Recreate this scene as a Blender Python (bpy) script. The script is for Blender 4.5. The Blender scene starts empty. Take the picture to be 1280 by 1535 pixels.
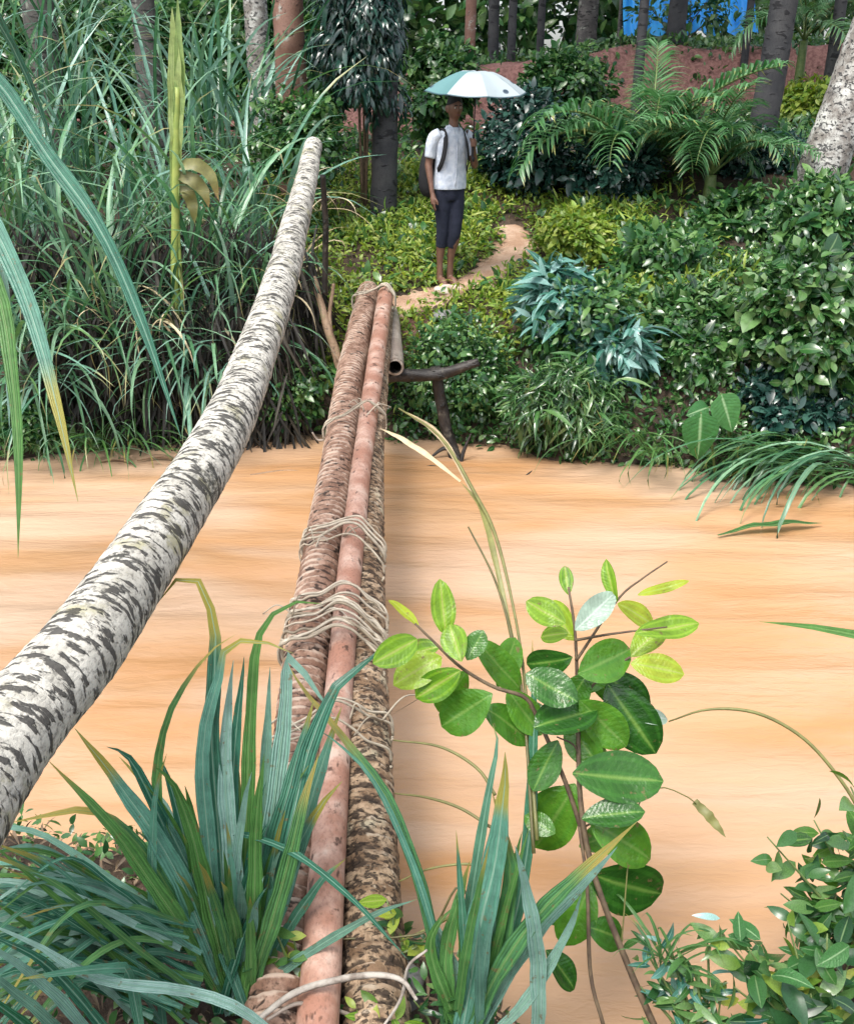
import bpy, bmesh, math, random
import numpy as np
from mathutils import Vector, Matrix
RAD = math.radians
random.seed(7); RNG = np.random.default_rng(7)
SC = bpy.context.scene
COL = SC.collection

# ------------------------------------------------------------------ camera, sky, sun, exposure
CAM = np.array([0.0, 0.0, 2.45]); PITCH = RAD(23.0); F = 1500.0; CX, CY = 640.0, 767.5
cam = bpy.data.cameras.new('camera'); cam.sensor_fit = 'HORIZONTAL'; cam.sensor_width = 36
cam.lens = F / 1280 * 36; cam.clip_start = 0.05; cam.clip_end = 500
co = bpy.data.objects.new('camera', cam); COL.objects.link(co)
co.location = CAM; co.rotation_euler = (math.pi / 2 - PITCH, 0, 0); SC.camera = co

SUN_EL, SUN_AZ = RAD(62), RAD(215)      # azimuth clockwise from +Y: behind the camera, to its left
world = bpy.data.worlds.new('World'); SC.world = world; world.use_nodes = True
nt = world.node_tree; bg = nt.nodes['Background']
sky = nt.nodes.new('ShaderNodeTexSky'); sky.sky_type = 'NISHITA'; sky.sun_disc = False
sky.sun_elevation = SUN_EL; sky.sun_rotation = SUN_AZ; sky.dust_density = 4.0; sky.air_density = 1.0; sky.ozone_density = 1.0
hs = nt.nodes.new('ShaderNodeHueSaturation'); hs.inputs['Saturation'].default_value = 0.45
nt.links.new(sky.outputs[0], hs.inputs['Color']); nt.links.new(hs.outputs[0], bg.inputs[0])
bg.inputs[1].default_value = 0.15
sl = bpy.data.lights.new('sun', 'SUN'); sl.energy = 1.2; sl.angle = RAD(20); sl.color = (1.0, 0.95, 0.87)
so = bpy.data.objects.new('sun', sl); COL.objects.link(so)
so.rotation_euler = Vector((math.sin(SUN_AZ) * math.cos(SUN_EL), math.cos(SUN_AZ) * math.cos(SUN_EL), math.sin(SUN_EL))).to_track_quat('Z', 'Y').to_euler()
SC.view_settings.view_transform = 'Standard'; SC.view_settings.look = 'None'
SC.view_settings.exposure = 1.38; SC.view_settings.gamma = 1.0; SC.view_settings.use_curve_mapping = False
SC.render.engine = 'CYCLES'
try:
    SC.cycles.use_denoising = True; SC.cycles.max_bounces = 8; SC.cycles.transparent_max_bounces = 4
    SC.cycles.diffuse_bounces = 3; SC.cycles.glossy_bounces = 2; SC.cycles.transmission_bounces = 3
    SC.cycles.caustics_reflective = False; SC.cycles.caustics_refractive = False
except Exception: pass

# ------------------------------------------------------------------ helpers
def ray(px, py):
    a = (px - CX) / F; b = (CY - py) / F; c, s = math.cos(PITCH), math.sin(PITCH)
    return np.array([a, c + b * s, -s + b * c])
def at_y(px, py, Y): d = ray(px, py); return CAM + d * (Y / d[1])      # the point of a sight line at distance Y
def at_d(px, py, D): return CAM + ray(px, py) * D
def at_z(px, py, Z): d = ray(px, py); return CAM + d * ((Z - CAM[2]) / d[2])
def nrm(v): v = np.asarray(v, float); return v / np.maximum(np.linalg.norm(v, axis=-1, keepdims=True), 1e-9)

def obj(name, me, mat=None, parent=None, loc=None):
    o = bpy.data.objects.new(name, me); COL.objects.link(o)
    if mat is not None and me is not None and not me.materials: me.materials.append(mat)
    if parent is not None: o.parent = parent
    if loc is not None: o.location = loc
    return o
def tag(o, label=None, cat=None, group=None, kind=None):
    if label: o['label'] = label
    if cat: o['category'] = cat
    if group: o['group'] = group
    if kind: o['kind'] = kind
    return o
def thing(name, label, cat, loc, group=None):
    return tag(obj(name, None, loc=tuple(loc)), label, cat, group)

def mesh_np(name, V, Fq, col=None, sc=None, smooth=True):
    V = np.asarray(V, np.float32); Fq = np.asarray(Fq, np.int32); k = Fq.shape[1]
    me = bpy.data.meshes.new(name); me.vertices.add(len(V)); me.vertices.foreach_set('co', V.ravel())
    me.loops.add(Fq.size); me.loops.foreach_set('vertex_index', Fq.ravel())
    me.polygons.add(len(Fq)); me.polygons.foreach_set('loop_start', np.arange(0, Fq.size, k, dtype=np.int32))
    if smooth: me.polygons.foreach_set('use_smooth', np.ones(len(Fq), bool))
    if col is not None:
        a = me.attributes.new('lc', 'FLOAT_COLOR', 'POINT'); c = np.ones((len(V), 4), np.float32); c[:, :3] = col
        a.data.foreach_set('color', c.ravel())
    if sc is not None:
        a = me.attributes.new('sc', 'FLOAT_VECTOR', 'POINT'); a.data.foreach_set('vector', np.asarray(sc, np.float32).ravel())
    me.update(calc_edges=True); me.validate()
    return me
class Acc:                                     # collects pieces of ONE part into one mesh
    def __init__(s): s.V = []; s.F = []; s.C = []; s.S = []; s.n = 0
    def add(s, V, Fq, C=None, S=None):
        s.V.append(V); s.F.append(np.asarray(Fq) + s.n); s.n += len(V)
        s.C.append(np.zeros((len(V), 3)) if C is None else C); s.S.append(np.zeros((len(V), 3)) if S is None else S)
    def mesh(s, name, smooth=True): return mesh_np(name, np.concatenate(s.V), np.concatenate(s.F), np.concatenate(s.C), np.concatenate(s.S), smooth)

def catmull(P, n):
    P = np.asarray(P, float); m = len(P)
    if m == 2: t = np.linspace(0, 1, n)[:, None]; return P[0] * (1 - t) + P[1] * t
    Q = np.vstack([2 * P[0] - P[1], P, 2 * P[-1] - P[-2]])
    d = np.r_[0, np.cumsum(np.linalg.norm(np.diff(P, axis=0), axis=1) + 1e-9)]; s = np.linspace(0, d[-1], n)
    i = np.clip(np.searchsorted(d, s, side='right') - 1, 0, m - 2); u = ((s - d[i]) / (d[i + 1] - d[i]))[:, None]
    p0, p1, p2, p3 = Q[i], Q[i + 1], Q[i + 2], Q[i + 3]
    return .5 * ((2 * p1) + (-p0 + p2) * u + (2 * p0 - 5 * p1 + 4 * p2 - p3) * u ** 2 + (-p0 + 3 * p1 - 3 * p2 + p3) * u ** 3)
def grid_faces(nr, nc, wrap=False):
    r = np.arange(nr - 1)[:, None]; c = np.arange(nc if wrap else nc - 1)[None]
    c2 = (c + 1) % nc; a = r * nc + c; b = r * nc + c2
    return np.stack([a, b, b + nc, a + nc], -1).reshape(-1, 4)
def blade(P, w, fold=.25, hint=(0, 0, 1), n=14, r=None, w0=.55, peak=.3, twist=0.):
    """a strap leaf along P: width w, keeled by fold, narrow at its foot, pointed at its tip"""
    X = catmull(P, n); T = nrm(np.gradient(X, axis=0)); t = np.linspace(0, 1, n)
    wd = w * np.where(t < peak, w0 + (1 - w0) * (t / peak), 1 - ((t - peak) / (1 - peak)) ** 2.2) * .5; wd = np.maximum(wd, w * .012)
    S = nrm(np.cross(T, np.asarray(hint, float))); N = np.cross(S, T)
    if twist: a = (t * twist)[:, None]; S, N = S * np.cos(a) + N * np.sin(a), N * np.cos(a) - S * np.sin(a)
    ph = random.random() * 9; X = X + N * (wd * .22 * np.sin(t * 17 + ph))[:, None]; wl = wd * (1 + .10 * np.sin(t * 31 + ph)); wd = wd * (1 + .10 * np.sin(t * 27 + ph * 2))
    V = np.stack([X - S * wl[:, None] + N * (wd * fold)[:, None], X, X + S * wd[:, None] + N * (wd * fold)[:, None]], 1).reshape(-1, 3)
    r = random.random() if r is None else r
    C = np.stack([np.full(n * 3, r), np.repeat(t, 3), np.tile([1, 0, 1], n)], 1)
    return V, grid_faces(n, 3), C
def tube(P, R, n=40, seg=10, rough=0., cap=True, radfun=None, oval=None):
    X = catmull(P, n); T = nrm(np.gradient(X, axis=0)); t = np.linspace(0, 1, n)
    R = np.interp(t, np.linspace(0, 1, len(R)), R) if hasattr(R, '__len__') else np.full(n, R)
    up = np.array([.13, .21, 1.]) if abs(T[:, 2]).mean() < .8 else np.array([.1, 1., .2])
    A = nrm(np.cross(T, up)); B = np.cross(A, T)
    ang = np.linspace(0, 2 * math.pi, seg, endpoint=False); s = np.r_[0, np.cumsum(np.linalg.norm(np.diff(X, axis=0), axis=1))]
    RR = R[:, None] * np.ones(seg)[None]
    if radfun is not None: RR = RR * radfun(s[:, None], ang[None])
    if rough: RR = RR * (1 + rough * RNG.standard_normal(RR.shape))
    V = X[:, None] + RR[..., None] * (A[:, None] * np.cos(ang)[None, :, None] + B[:, None] * np.sin(ang)[None, :, None])
    S = np.stack([RR * np.cos(ang), RR * np.sin(ang), s[:, None] + 0 * ang[None]], -1).reshape(-1, 3)
    V = V.reshape(-1, 3); Fq = grid_faces(n, seg, True)
    if cap:
        V = np.vstack([V, X[0], X[-1]]); S = np.vstack([S, [0, 0, 0], [0, 0, s[-1]]]); a = len(V) - 2
        i = np.arange(0, seg, 2); e = (n - 1) * seg
        Fq = np.vstack([Fq, np.stack([np.full(len(i), a), (i + 2) % seg, i + 1, i], -1), np.stack([np.full(len(i), a + 1), e + i, e + i + 1, e + (i + 2) % seg], -1)])
    C = np.zeros((len(V), 3)); C[:, 0] = random.random(); C[:RR.size, 1] = np.clip((RR / R[:, None] - 1) / .13, 0, 1).ravel()
    return V, Fq, C, S
def tube_obj(name, P, R, mat, parent=None, **k):
    a = Acc(); a.add(*tube(P, R, **k)); return obj(name, a.mesh(name), mat, parent)
def leaf_tpl(W=.5, nl=5, fold=.18, curl=.25, nc=3, p=.85, wav=0., e=.75):
    t = np.linspace(0, 1, nl + 1); w = W / 2 * np.sin(math.pi * np.clip(t, 0, 1) ** p) ** e; w[0] = .012; w[-1] = .006
    c = np.linspace(-1, 1, nc); X = np.repeat(t, nc); Y = (w[:, None] * c[None]).ravel()
    Z = fold * np.abs(Y) - curl * X ** 2 + curl * .35 * X + wav * np.sin(X * 9 + Y * 7)
    return np.stack([X, Y, Z], 1), grid_faces(nl + 1, nc), np.stack([X, np.abs(np.tile(c, nl + 1))], 1)
def frames(axis, normal):
    a = nrm(axis); n = np.asarray(normal, float); n = nrm(n - a * (n * a).sum(-1, keepdims=True)); b = np.cross(n, a)
    return np.stack([a, b, n], -1)
def scatter(name, pos, axis, normal, size, tpl, mat=None, parent=None, kind='stuff', rnd=None):
    V0, F0, C0 = tpl; M = frames(axis, normal); n, k = len(pos), len(V0)
    V = np.einsum('nij,kj->nki', M, V0) * np.asarray(size)[:, None, None] + np.asarray(pos)[:, None]
    Fq = (F0[None] + (np.arange(n) * k)[:, None, None]).reshape(-1, 4)
    r = RNG.random(n) if rnd is None else rnd
    C = np.concatenate([np.repeat(r, k)[:, None], np.tile(C0, (n, 1))], 1)
    o = obj(name, mesh_np(name, V.reshape(-1, 3), Fq, C), mat, parent)
    if kind: o['kind'] = kind
    return o
def unit(n): return nrm(RNG.standard_normal((n, 3)))

# ------------------------------------------------------------------ materials
def newmat(name):
    m = bpy.data.materials.new(name); m.use_nodes = True; nt = m.node_tree
    return m, nt, nt.nodes['Principled BSDF'], nt.nodes, nt.links
def mixc(nt, fac, a, b):
    m = nt.nodes.new('ShaderNodeMix'); m.data_type = 'RGBA'
    for s, v in ((m.inputs[0], fac), (m.inputs[6], a), (m.inputs[7], b)):
        if isinstance(v, bpy.types.NodeSocket): nt.links.new(v, s)
        elif isinstance(v, (tuple, list)): s.default_value = (*v[:3], 1)
        else: s.default_value = v
    return m.outputs[2]
def mth(nt, op, a, b=0., c=None):
    m = nt.nodes.new('ShaderNodeMath'); m.operation = op
    for i, v in enumerate([a, b] + ([c] if c is not None else [])):
        if isinstance(v, bpy.types.NodeSocket): nt.links.new(v, m.inputs[i])
        else: m.inputs[i].default_value = v
    return m.outputs[0]
def ramp(nt, fac, lo, hi):
    m = nt.nodes.new('ShaderNodeMapRange'); m.interpolation_type = 'SMOOTHSTEP'; nt.links.new(fac, m.inputs[0])
    m.inputs[1].default_value = lo; m.inputs[2].default_value = hi; return m.outputs[0]
def noise(nt, vec, scale=5., detail=4., rough=.55, sv=None, dist=0.):
    n = nt.nodes.new('ShaderNodeTexNoise'); n.inputs['Scale'].default_value = scale; n.inputs['Detail'].default_value = detail
    n.inputs['Roughness'].default_value = rough; n.inputs['Distortion'].default_value = dist
    if sv is not None:
        mp = nt.nodes.new('ShaderNodeMapping'); mp.inputs['Scale'].default_value = sv; nt.links.new(vec, mp.inputs['Vector']); vec = mp.outputs[0]
    if vec is not None: nt.links.new(vec, n.inputs['Vector'])
    return n.outputs['Fac']
def attr(nt, name):
    a = nt.nodes.new('ShaderNodeAttribute'); a.attribute_name = name; return a
def bump(nt, bsdf, h, strength=.4, dist=.01):
    b = nt.nodes.new('ShaderNodeBump'); b.inputs['Strength'].default_value = strength; b.inputs['Distance'].default_value = dist
    nt.links.new(h, b.inputs['Height']); nt.links.new(b.outputs[0], bsdf.inputs['Normal'])

def leafmat(name, cols, tip=None, tip_at=.8, rib=None, rough=.38, transl=.3, spec=.5, vein=0., stripe=0., near=False):
    m, nt, b, N, L = newmat(name)
    a = attr(nt, 'lc'); sp = N.new('ShaderNodeSeparateColor'); L.new(a.outputs['Color'], sp.inputs[0])
    oi = N.new('ShaderNodeObjectInfo'); r = mth(nt, 'FRACT', mth(nt, 'ADD', sp.outputs[0], oi.outputs['Random']))
    cr = N.new('ShaderNodeValToRGB'); L.new(r, cr.inputs[0]); cr.color_ramp.interpolation = 'LINEAR'
    els = cr.color_ramp.elements
    while len(els) < len(cols): els.new(.5)
    for i, c in enumerate(cols): els[i].position = i / max(1, len(cols) - 1); els[i].color = (*c, 1)
    c = cr.outputs[0]
    tc = N.new('ShaderNodeTexCoord'); ns = noise(nt, tc.outputs['Object'], 22., 4., .65)
    dk = mth(nt, 'MULTIPLY_ADD', ns, 1.3, .35); mm = N.new('ShaderNodeMix'); mm.data_type = 'RGBA'; mm.blend_type = 'MULTIPLY'; mm.inputs[0].default_value = 1
    L.new(c, mm.inputs[6]); cb = N.new('ShaderNodeCombineColor'); [L.new(dk, cb.inputs[i]) for i in range(3)]; L.new(cb.outputs[0], mm.inputs[7]); c = mm.outputs[2]
    if near: c = mixc(nt, mth(nt, 'MULTIPLY', ramp(nt, noise(nt, tc.outputs['Object'], 38., 3., .6), .63, .70), .75), c, (.16, .11, .05)); c = mixc(nt, mth(nt, 'MULTIPLY', ramp(nt, mth(nt, 'SINE', mth(nt, 'MULTIPLY', sp.outputs[2], 11.)), .2, 1.), .35), c, tuple(min(1, v * 1.7) for v in cols[1]))
    if tip: c = mixc(nt, mth(nt, 'MULTIPLY', ramp(nt, mth(nt, 'ADD', sp.outputs[1], mth(nt, 'MULTIPLY_ADD', r, .5, -.28)), tip_at, 1.0), .9), c, tip)
    if rib: c = mixc(nt, ramp(nt, sp.outputs[2], .14, .0), c, rib)
    if stripe: # fine lengthwise ribbing across a strap leaf
        w = mth(nt, 'SINE', mth(nt, 'MULTIPLY', sp.outputs[2], 19.)); bump(nt, b, mth(nt, 'ADD', w, mth(nt, 'MULTIPLY', ns, 2.5)), stripe, .004)
    if vein:   # herring-bone side veins
        w = mth(nt, 'SINE', mth(nt, 'MULTIPLY', mth(nt, 'SUBTRACT', sp.outputs[1], mth(nt, 'MULTIPLY', sp.outputs[2], .16)), 75.)); bump(nt, b, mth(nt, 'ADD', mth(nt, 'MULTIPLY', w, vein * .5), mth(nt, 'MULTIPLY', ns, 2.5)), .45, .006)
        c = mixc(nt, mth(nt, 'MULTIPLY', ramp(nt, w, .85, 1.), .06), c, rib or cols[-1])
    L.new(c, b.inputs['Base Color']); b.inputs['Roughness'].default_value = rough; b.inputs['Specular IOR Level'].default_value = spec
    tr = N.new('ShaderNodeBsdfTranslucent'); mx = N.new('ShaderNodeMixShader'); mx.inputs[0].default_value = transl
    g = N.new('ShaderNodeHueSaturation'); g.inputs['Saturation'].default_value = 1.1; g.inputs['Value'].default_value = 1.4; L.new(c, g.inputs['Color']); L.new(g.outputs[0], tr.inputs[0])
    L.new(b.outputs[0], mx.inputs[1]); L.new(tr.outputs[0], mx.inputs[2]); L.new(mx.outputs[0], N['Material Output'].inputs[0])
    return m
def plain(name, col, rough=.6, col2=None, sc=8., bmp=.3, spec=.4, metal=0.):
    m, nt, b, N, L = newmat(name); tc = N.new('ShaderNodeTexCoord'); n = noise(nt, tc.outputs['Object'], sc, 5.)
    L.new(mixc(nt, ramp(nt, n, .35, .65), col, col2 or tuple(v * .65 for v in col)), b.inputs['Base Color'])
    b.inputs['Roughness'].default_value = rough; b.inputs['Specular IOR Level'].default_value = spec; b.inputs['Metallic'].default_value = metal
    if bmp: bump(nt, b, n, bmp, .01)
    return m
def barkmat(name, base, base2, dark, dash=(9, 60), thr=(.55, .62), patch=3., moss=None, rough=.75, fine=.5, bstr=.6, ring=None, blot=None):
    """bark along a trunk: broken dark scars across the axis, blotches, fine grain; 'sc' runs (around, around, along)"""
    m, nt, b, N, L = newmat(name); v = attr(nt, 'sc').outputs['Vector']
    n1 = noise(nt, v, 1., 3., .55, (dash[0], dash[0], dash[1]), .3)
    n2 = noise(nt, v, patch, 4., .6); n3 = noise(nt, v, 110., 6., .7, (1, 1, .6))
    c = mixc(nt, ramp(nt, n2, .38, .62), base, base2)
    c = mixc(nt, mth(nt, 'MULTIPLY', ramp(nt, n3, .45, .7), fine), c, dark)
    if moss: c = mixc(nt, mth(nt, 'MULTIPLY', ramp(nt, noise(nt, v, 7., 5., .65), .55, .68), .8), c, moss)
    d = ramp(nt, mth(nt, 'ADD', n1, mth(nt, 'MULTIPLY_ADD', n2, .22, -.11)), *thr)
    c = mixc(nt, mth(nt, 'MULTIPLY', d, .9), c, dark)
    if blot: c = mixc(nt, mth(nt, 'MULTIPLY', mth(nt, 'MULTIPLY', ramp(nt, noise(nt, v, 5.5, 5., .65), .56, .64), ramp(nt, n3, .35, .6)), .85), c, blot)
    if ring:
        sp = N.new('ShaderNodeSeparateColor'); L.new(attr(nt, 'lc').outputs['Color'], sp.inputs[0]); g = mth(nt, 'ADD', sp.outputs[1], mth(nt, 'MULTIPLY_ADD', n2, .5, -.25))
        c = mixc(nt, mth(nt, 'MULTIPLY', ramp(nt, g, .30, .08), .85), c, dark); c = mixc(nt, mth(nt, 'MULTIPLY', ramp(nt, g, .72, .95), .7), c, ring)
    L.new(c, b.inputs['Base Color']); b.inputs['Roughness'].default_value = rough; b.inputs['Specular IOR Level'].default_value = .35
    bump(nt, b, mth(nt, 'SUBTRACT', mth(nt, 'MULTIPLY', n3, .5), d), bstr, .006)
    return m

M = {}
M['blade_teal'] = leafmat('blade_teal', [(.018, .085, .05), (.05, .17, .115), (.27, .42, .37), (.03, .13, .06), (.14, .32, .25), (.02, .09, .05)], (.30, .27, .05), .92, (.22, .36, .28), .27, .25, .5, stripe=.5, near=True)
M['blade_green'] = leafmat('blade_green', [(.035, .11, .03), (.08, .20, .05), (.05, .15, .07)], (.33, .27, .07), .86, (.16, .26, .10), .33, .28, stripe=.5, near=True)
M['blade_far'] = leafmat('blade_far', [(.02, .08, .035), (.07, .20, .09), (.22, .38, .24), (.025, .10, .05), (.14, .28, .09)], (.30, .26, .12), .88, (.18, .27, .16), .34, .25)
M['blade_pale'] = leafmat('blade_pale', [(.09, .23, .16), (.24, .40, .33), (.05, .16, .09)], (.34, .33, .16), .93, (.28, .40, .32), .27, .25)
M['blade_dry'] = leafmat('blade_dry', [(.42, .34, .20), (.55, .47, .31), (.30, .22, .12)], None, rough=.6, transl=.2)
M['stem_olive'] = leafmat('stem_olive', [(.12, .12, .035), (.17, .17, .05), (.09, .08, .03)], (.24, .16, .06), .7, rough=.5, transl=.1)
M['sapling'] = leafmat('sapling', [(.016, .07, .010), (.03, .11, .014), (.08, .21, .02)], None, rib=(.13, .25, .05), rough=.27, transl=.3, vein=.10, near=True)
M['sapling_young'] = leafmat('sapling_young', [(.10, .24, .02), (.20, .34, .03), (.30, .36, .03)], None, rib=(.34, .42, .10), rough=.36, transl=.45, vein=.10, near=True)
M['leaf_glossy'] = leafmat('leaf_glossy', [(.008, .036, .012), (.026, .09, .022), (.05, .14, .035), (.15, .25, .09)], None, rib=(.12, .2, .08), rough=.22, transl=.22, spec=.7)
M['leaf_dark'] = leafmat('leaf_dark', [(.006, .024, .02), (.012, .045, .034), (.04, .10, .075)], None, rough=.22, transl=.18, spec=.7)
M['leaf_mid'] = leafmat('leaf_mid', [(.016, .065, .025), (.045, .13, .035), (.13, .24, .07)], None, rough=.27, transl=.28, spec=.6)
M['leaf_lime'] = leafmat('leaf_lime', [(.09, .19, .025), (.19, .29, .04), (.31, .36, .06), (.07, .16, .02)], None, rough=.45, transl=.35)
M['leaf_blue'] = leafmat('leaf_blue', [(.016, .085, .055), (.04, .15, .11), (.10, .25, .21), (.26, .42, .40)], None, rib=(.22, .38, .32), rough=.28, transl=.22, spec=.7)
M['leaf_pale'] = leafmat('leaf_pale', [(.22, .32, .24), (.34, .42, .36)], None, rib=(.4, .48, .42), rough=.25, transl=.2, vein=.2)
M['leaf_litter'] = leafmat('leaf_litter', [(.10, .065, .035), (.20, .14, .085), (.05, .035, .022)], None, rough=.7, transl=.1)
M['palm'] = leafmat('palm', [(.03, .11, .035), (.07, .18, .06), (.14, .27, .14)], (.26, .26, .08), .9, None, .33, .28)
M['shoot_leaf'] = leafmat('shoot_leaf', [(.20, .30, .10), (.28, .36, .13)], None, rough=.4, transl=.3, stripe=.3)
M['taro'] = leafmat('taro', [(.03, .13, .03), (.06, .19, .05)], None, rib=(.25, .4, .2), rough=.35, transl=.3, vein=.3)
M['stem_brown'] = plain('stem_brown', (.07, .045, .03), .7, (.12, .085, .05), 40)
M['stem_green'] = plain('stem_green', (.07, .12, .03), .5, (.11, .15, .045), 30)
M['shoot_yellow'] = plain('shoot_yellow', (.27, .32, .08), .5, (.18, .25, .06), 12)
M['bark_white'] = barkmat('bark_white', (.53, .51, .45), (.36, .345, .30), (.028, .026, .024), (22, 60), (.52, .60), 14., (.34, .32, .19), .85, .65, 1., blot=(.05, .05, .042))
M['bark_ringed'] = barkmat('bark_ringed', (.19, .105, .07), (.34, .22, .16), (.018, .011, .008), (22, 30), (.58, .66), 16., None, .7, .5, .7, ring=(.50, .40, .32))
M['bark_pink'] = barkmat('bark_pink', (.33, .165, .115), (.47, .30, .235), (.08, .042, .03), (30, 16), (.60, .68), 7., (.52, .40, .33), .5, .45, .5)
M['bark_mottled'] = barkmat('bark_mottled', (.17, .105, .06), (.36, .26, .17), (.028, .018, .012), (40, 70), (.52, .62), 18., (.42, .37, .26), .8, .6, .9, ring=(.44, .36, .27))
M['bark_dark'] = barkmat('bark_dark', (.028, .029, .033), (.05, .05, .052), (.009, .009, .011), (7, 18), (.56, .64), 4., None, .75, .5)
M['bark_red'] = barkmat('bark_red', (.17, .085, .06), (.23, .13, .10), (.04, .022, .018), (10, 14), (.60, .68), 3., (.36, .37, .33), .8, .5)
M['bark_lichen'] = barkmat('bark_lichen', (.20, .18, .16), (.50, .50, .47), (.025, .025, .027), (26, 40), (.54, .62), 7., (.62, .62, .57), .8, .6, 1., blot=(.035, .035, .037))
M['bark_grey'] = barkmat('bark_grey', (.08, .075, .07), (.14, .13, .12), (.02, .02, .02), (7, 26), (.55, .63), 5., (.30, .32, .27), .75, .5)
M['wood_wet'] = barkmat('wood_wet', (.016, .014, .013), (.035, .029, .025), (.006, .006, .006), (26, 12), (.55, .66), 14., (.15, .14, .11), .5, .6, 1.)
M['wood_tan'] = barkmat('wood_tan', (.22, .14, .085), (.30, .21, .14), (.05, .03, .02), (14, 8), (.6, .7), 8., (.14, .17, .06), .7, .5)
M['bamboo_grey'] = barkmat('bamboo_grey', (.22, .18, .15), (.30, .26, .22), (.05, .04, .035), (12, 6), (.62, .7), 6., None, .55, .4)
M['fibre'] = leafmat('fibre', [(.34, .29, .22), (.46, .41, .33), (.20, .16, .11)], None, rough=.8, transl=.05)
M['root_pale'] = plain('root_pale', (.36, .33, .29), .75, (.17, .14, .115), 30, .8)
M['stone'] = plain('stone', (.20, .20, .21), .6, (.11, .105, .10), 9, .7)
M['stone_pale'] = plain('stone_pale', (.58, .50, .44), .6, (.42, .32, .25), 9, .5)
M['shade_leaf'] = leafmat('shade_leaf', [(.006, .006, .005), (.014, .012, .009), (.035, .030, .020)], None, rough=.7, transl=.1)  # near-black leaf colour that carries the shade of the bank hollow

def ground_material():
    m, nt, b, N, L = newmat('earth'); tc = N.new('ShaderNodeTexCoord'); v = tc.outputs['Object']; a = attr(nt, 'lc'); sp = N.new('ShaderNodeSeparateColor'); L.new(a.outputs['Color'], sp.inputs[0])
    n = noise(nt, v, 2.2, 6., .65); n2 = noise(nt, v, 24., 5., .65)
    c = mixc(nt, ramp(nt, n, .4, .62), (.028, .018, .011), (.06, .035, .02)); c = mixc(nt, ramp(nt, n2, .5, .75), c, (.10, .06, .036))
    red = mixc(nt, ramp(nt, n2, .35, .65), (.27, .135, .115), (.15, .065, .055)); c = mixc(nt, ramp(nt, mth(nt, 'ADD', sp.outputs[0], mth(nt, 'MULTIPLY_ADD', n, .6, -.3)), .35, .65), c, red)
    L.new(c, b.inputs['Base Color']); b.inputs['Roughness'].default_value = .8; bump(nt, b, n2, .8, .03); return m
def path_material():
    m, nt, b, N, L = newmat('trodden_earth'); v = N.new('ShaderNodeTexCoord').outputs['Object']; n = noise(nt, v, 5., 6., .6); n2 = noise(nt, v, 45., 4.)
    c = mixc(nt, ramp(nt, n, .38, .62), (.30, .185, .12), (.40, .28, .20)); c = mixc(nt, ramp(nt, n2, .55, .75), c, (.30, .15, .085))
    L.new(c, b.inputs['Base Color']); b.inputs['Roughness'].default_value = .6; bump(nt, b, n2, .6, .02); return m
def water_material():
    m, nt, b, N, L = newmat('muddy_water'); v = N.new('ShaderNodeTexCoord').outputs['Object']
    n = noise(nt, v, 1., 4., .55, (.5, 2.2, 1), .6); f = noise(nt, v, 1., 3., .5, (1.6, 7., 1), .8); g = noise(nt, v, 1., 3., .6, (9., 26., 1), .5)
    c = mixc(nt, ramp(nt, n, .32, .68), (.385, .205, .092), (.43, .265, .148)); c = mixc(nt, mth(nt, 'MULTIPLY', ramp(nt, f, .45, .8), .22), c, (.46, .32, .215)); c = mixc(nt, mth(nt, 'MULTIPLY', ramp(nt, noise(nt, v, .7, 3., .5, (.5, 1.3, 1), .8), .40, .66), .75), c, (.475, .345, .25))
    L.new(c, b.inputs['Base Color']); b.inputs['Roughness'].default_value = .07; b.inputs['IOR'].default_value = 1.33; b.inputs['Specular IOR Level'].default_value = .6
    h = mth(nt, 'ADD', mth(nt, 'MULTIPLY', n, 1.0), mth(nt, 'ADD', mth(nt, 'MULTIPLY', f, .45), mth(nt, 'MULTIPLY', g, .30))); bump(nt, b, h, .24, .08); return m
M['earth'] = ground_material(); M['path'] = path_material(); M['water'] = water_material()

# ------------------------------------------------------------------ the setting: ground, river, path
def sstep(a, b, x): t = np.clip((np.asarray(x, float) - a) / (b - a), 0, 1); return t * t * (3 - 2 * t)
def far_shore(x): x = np.asarray(x, float); return np.interp(x, [-60, -6, -3.2, -1.6, -.5, .4, 1., 2.6, 5, 60], [5, 6.2, 6.75, 7.2, 7.3, 7.05, 6.8, 6.25, 5.6, 4.5]) + .05 * np.sin(x * 5.1) + .04 * np.sin(x * 11.3 + 1)
def near_shore(x): x = np.asarray(x, float); return np.interp(x, [-60, -5, -2.2, -.9, -.1, .12, .35, .8, 1.15, 2.5, 60], [1.2, 2.4, 2.75, 2.55, 2.3, 2.05, 1.72, 1.75, 2.12, 2.0, .8]) + .03 * np.sin(x * 13)
def ground_z(x, y):
    x = np.asarray(x, float); y = np.asarray(y, float); d = y - far_shore(x); e = near_shore(x) - y
    far = np.where(d < 0, np.maximum(-.9, d * 1.2), .85 * sstep(-.25, 1.25, d) + .0) - .06 * (d > 0) * (d < .01)
    far = far + .28 * np.maximum(0, np.minimum(y, 11.2) - 8.4) + .06 * np.maximum(0, np.minimum(y, 15.3) - 11.2)
    far = far + 0.85 * sstep(14.7, 15.3, y + .25 * np.sin(x * 1.3)) + .25 * sstep(.8, 3, x) * sstep(6.6, 8, y)
    near = np.where(e < 0, np.maximum(-.9, e * 1.2), .34 * sstep(-.3, .35, e) + .61 * sstep(.95, 1.75, e))
    z = np.where(y > (far_shore(x) + near_shore(x)) / 2, far, near)
    return z + (.025 * np.sin(x * 3.1 + y * 2.3) + .02 * np.sin(x * 7.7 - y * 6.1)) * sstep(0, .2, z)
def gz(x, y): return float(ground_z(x, y))
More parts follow.
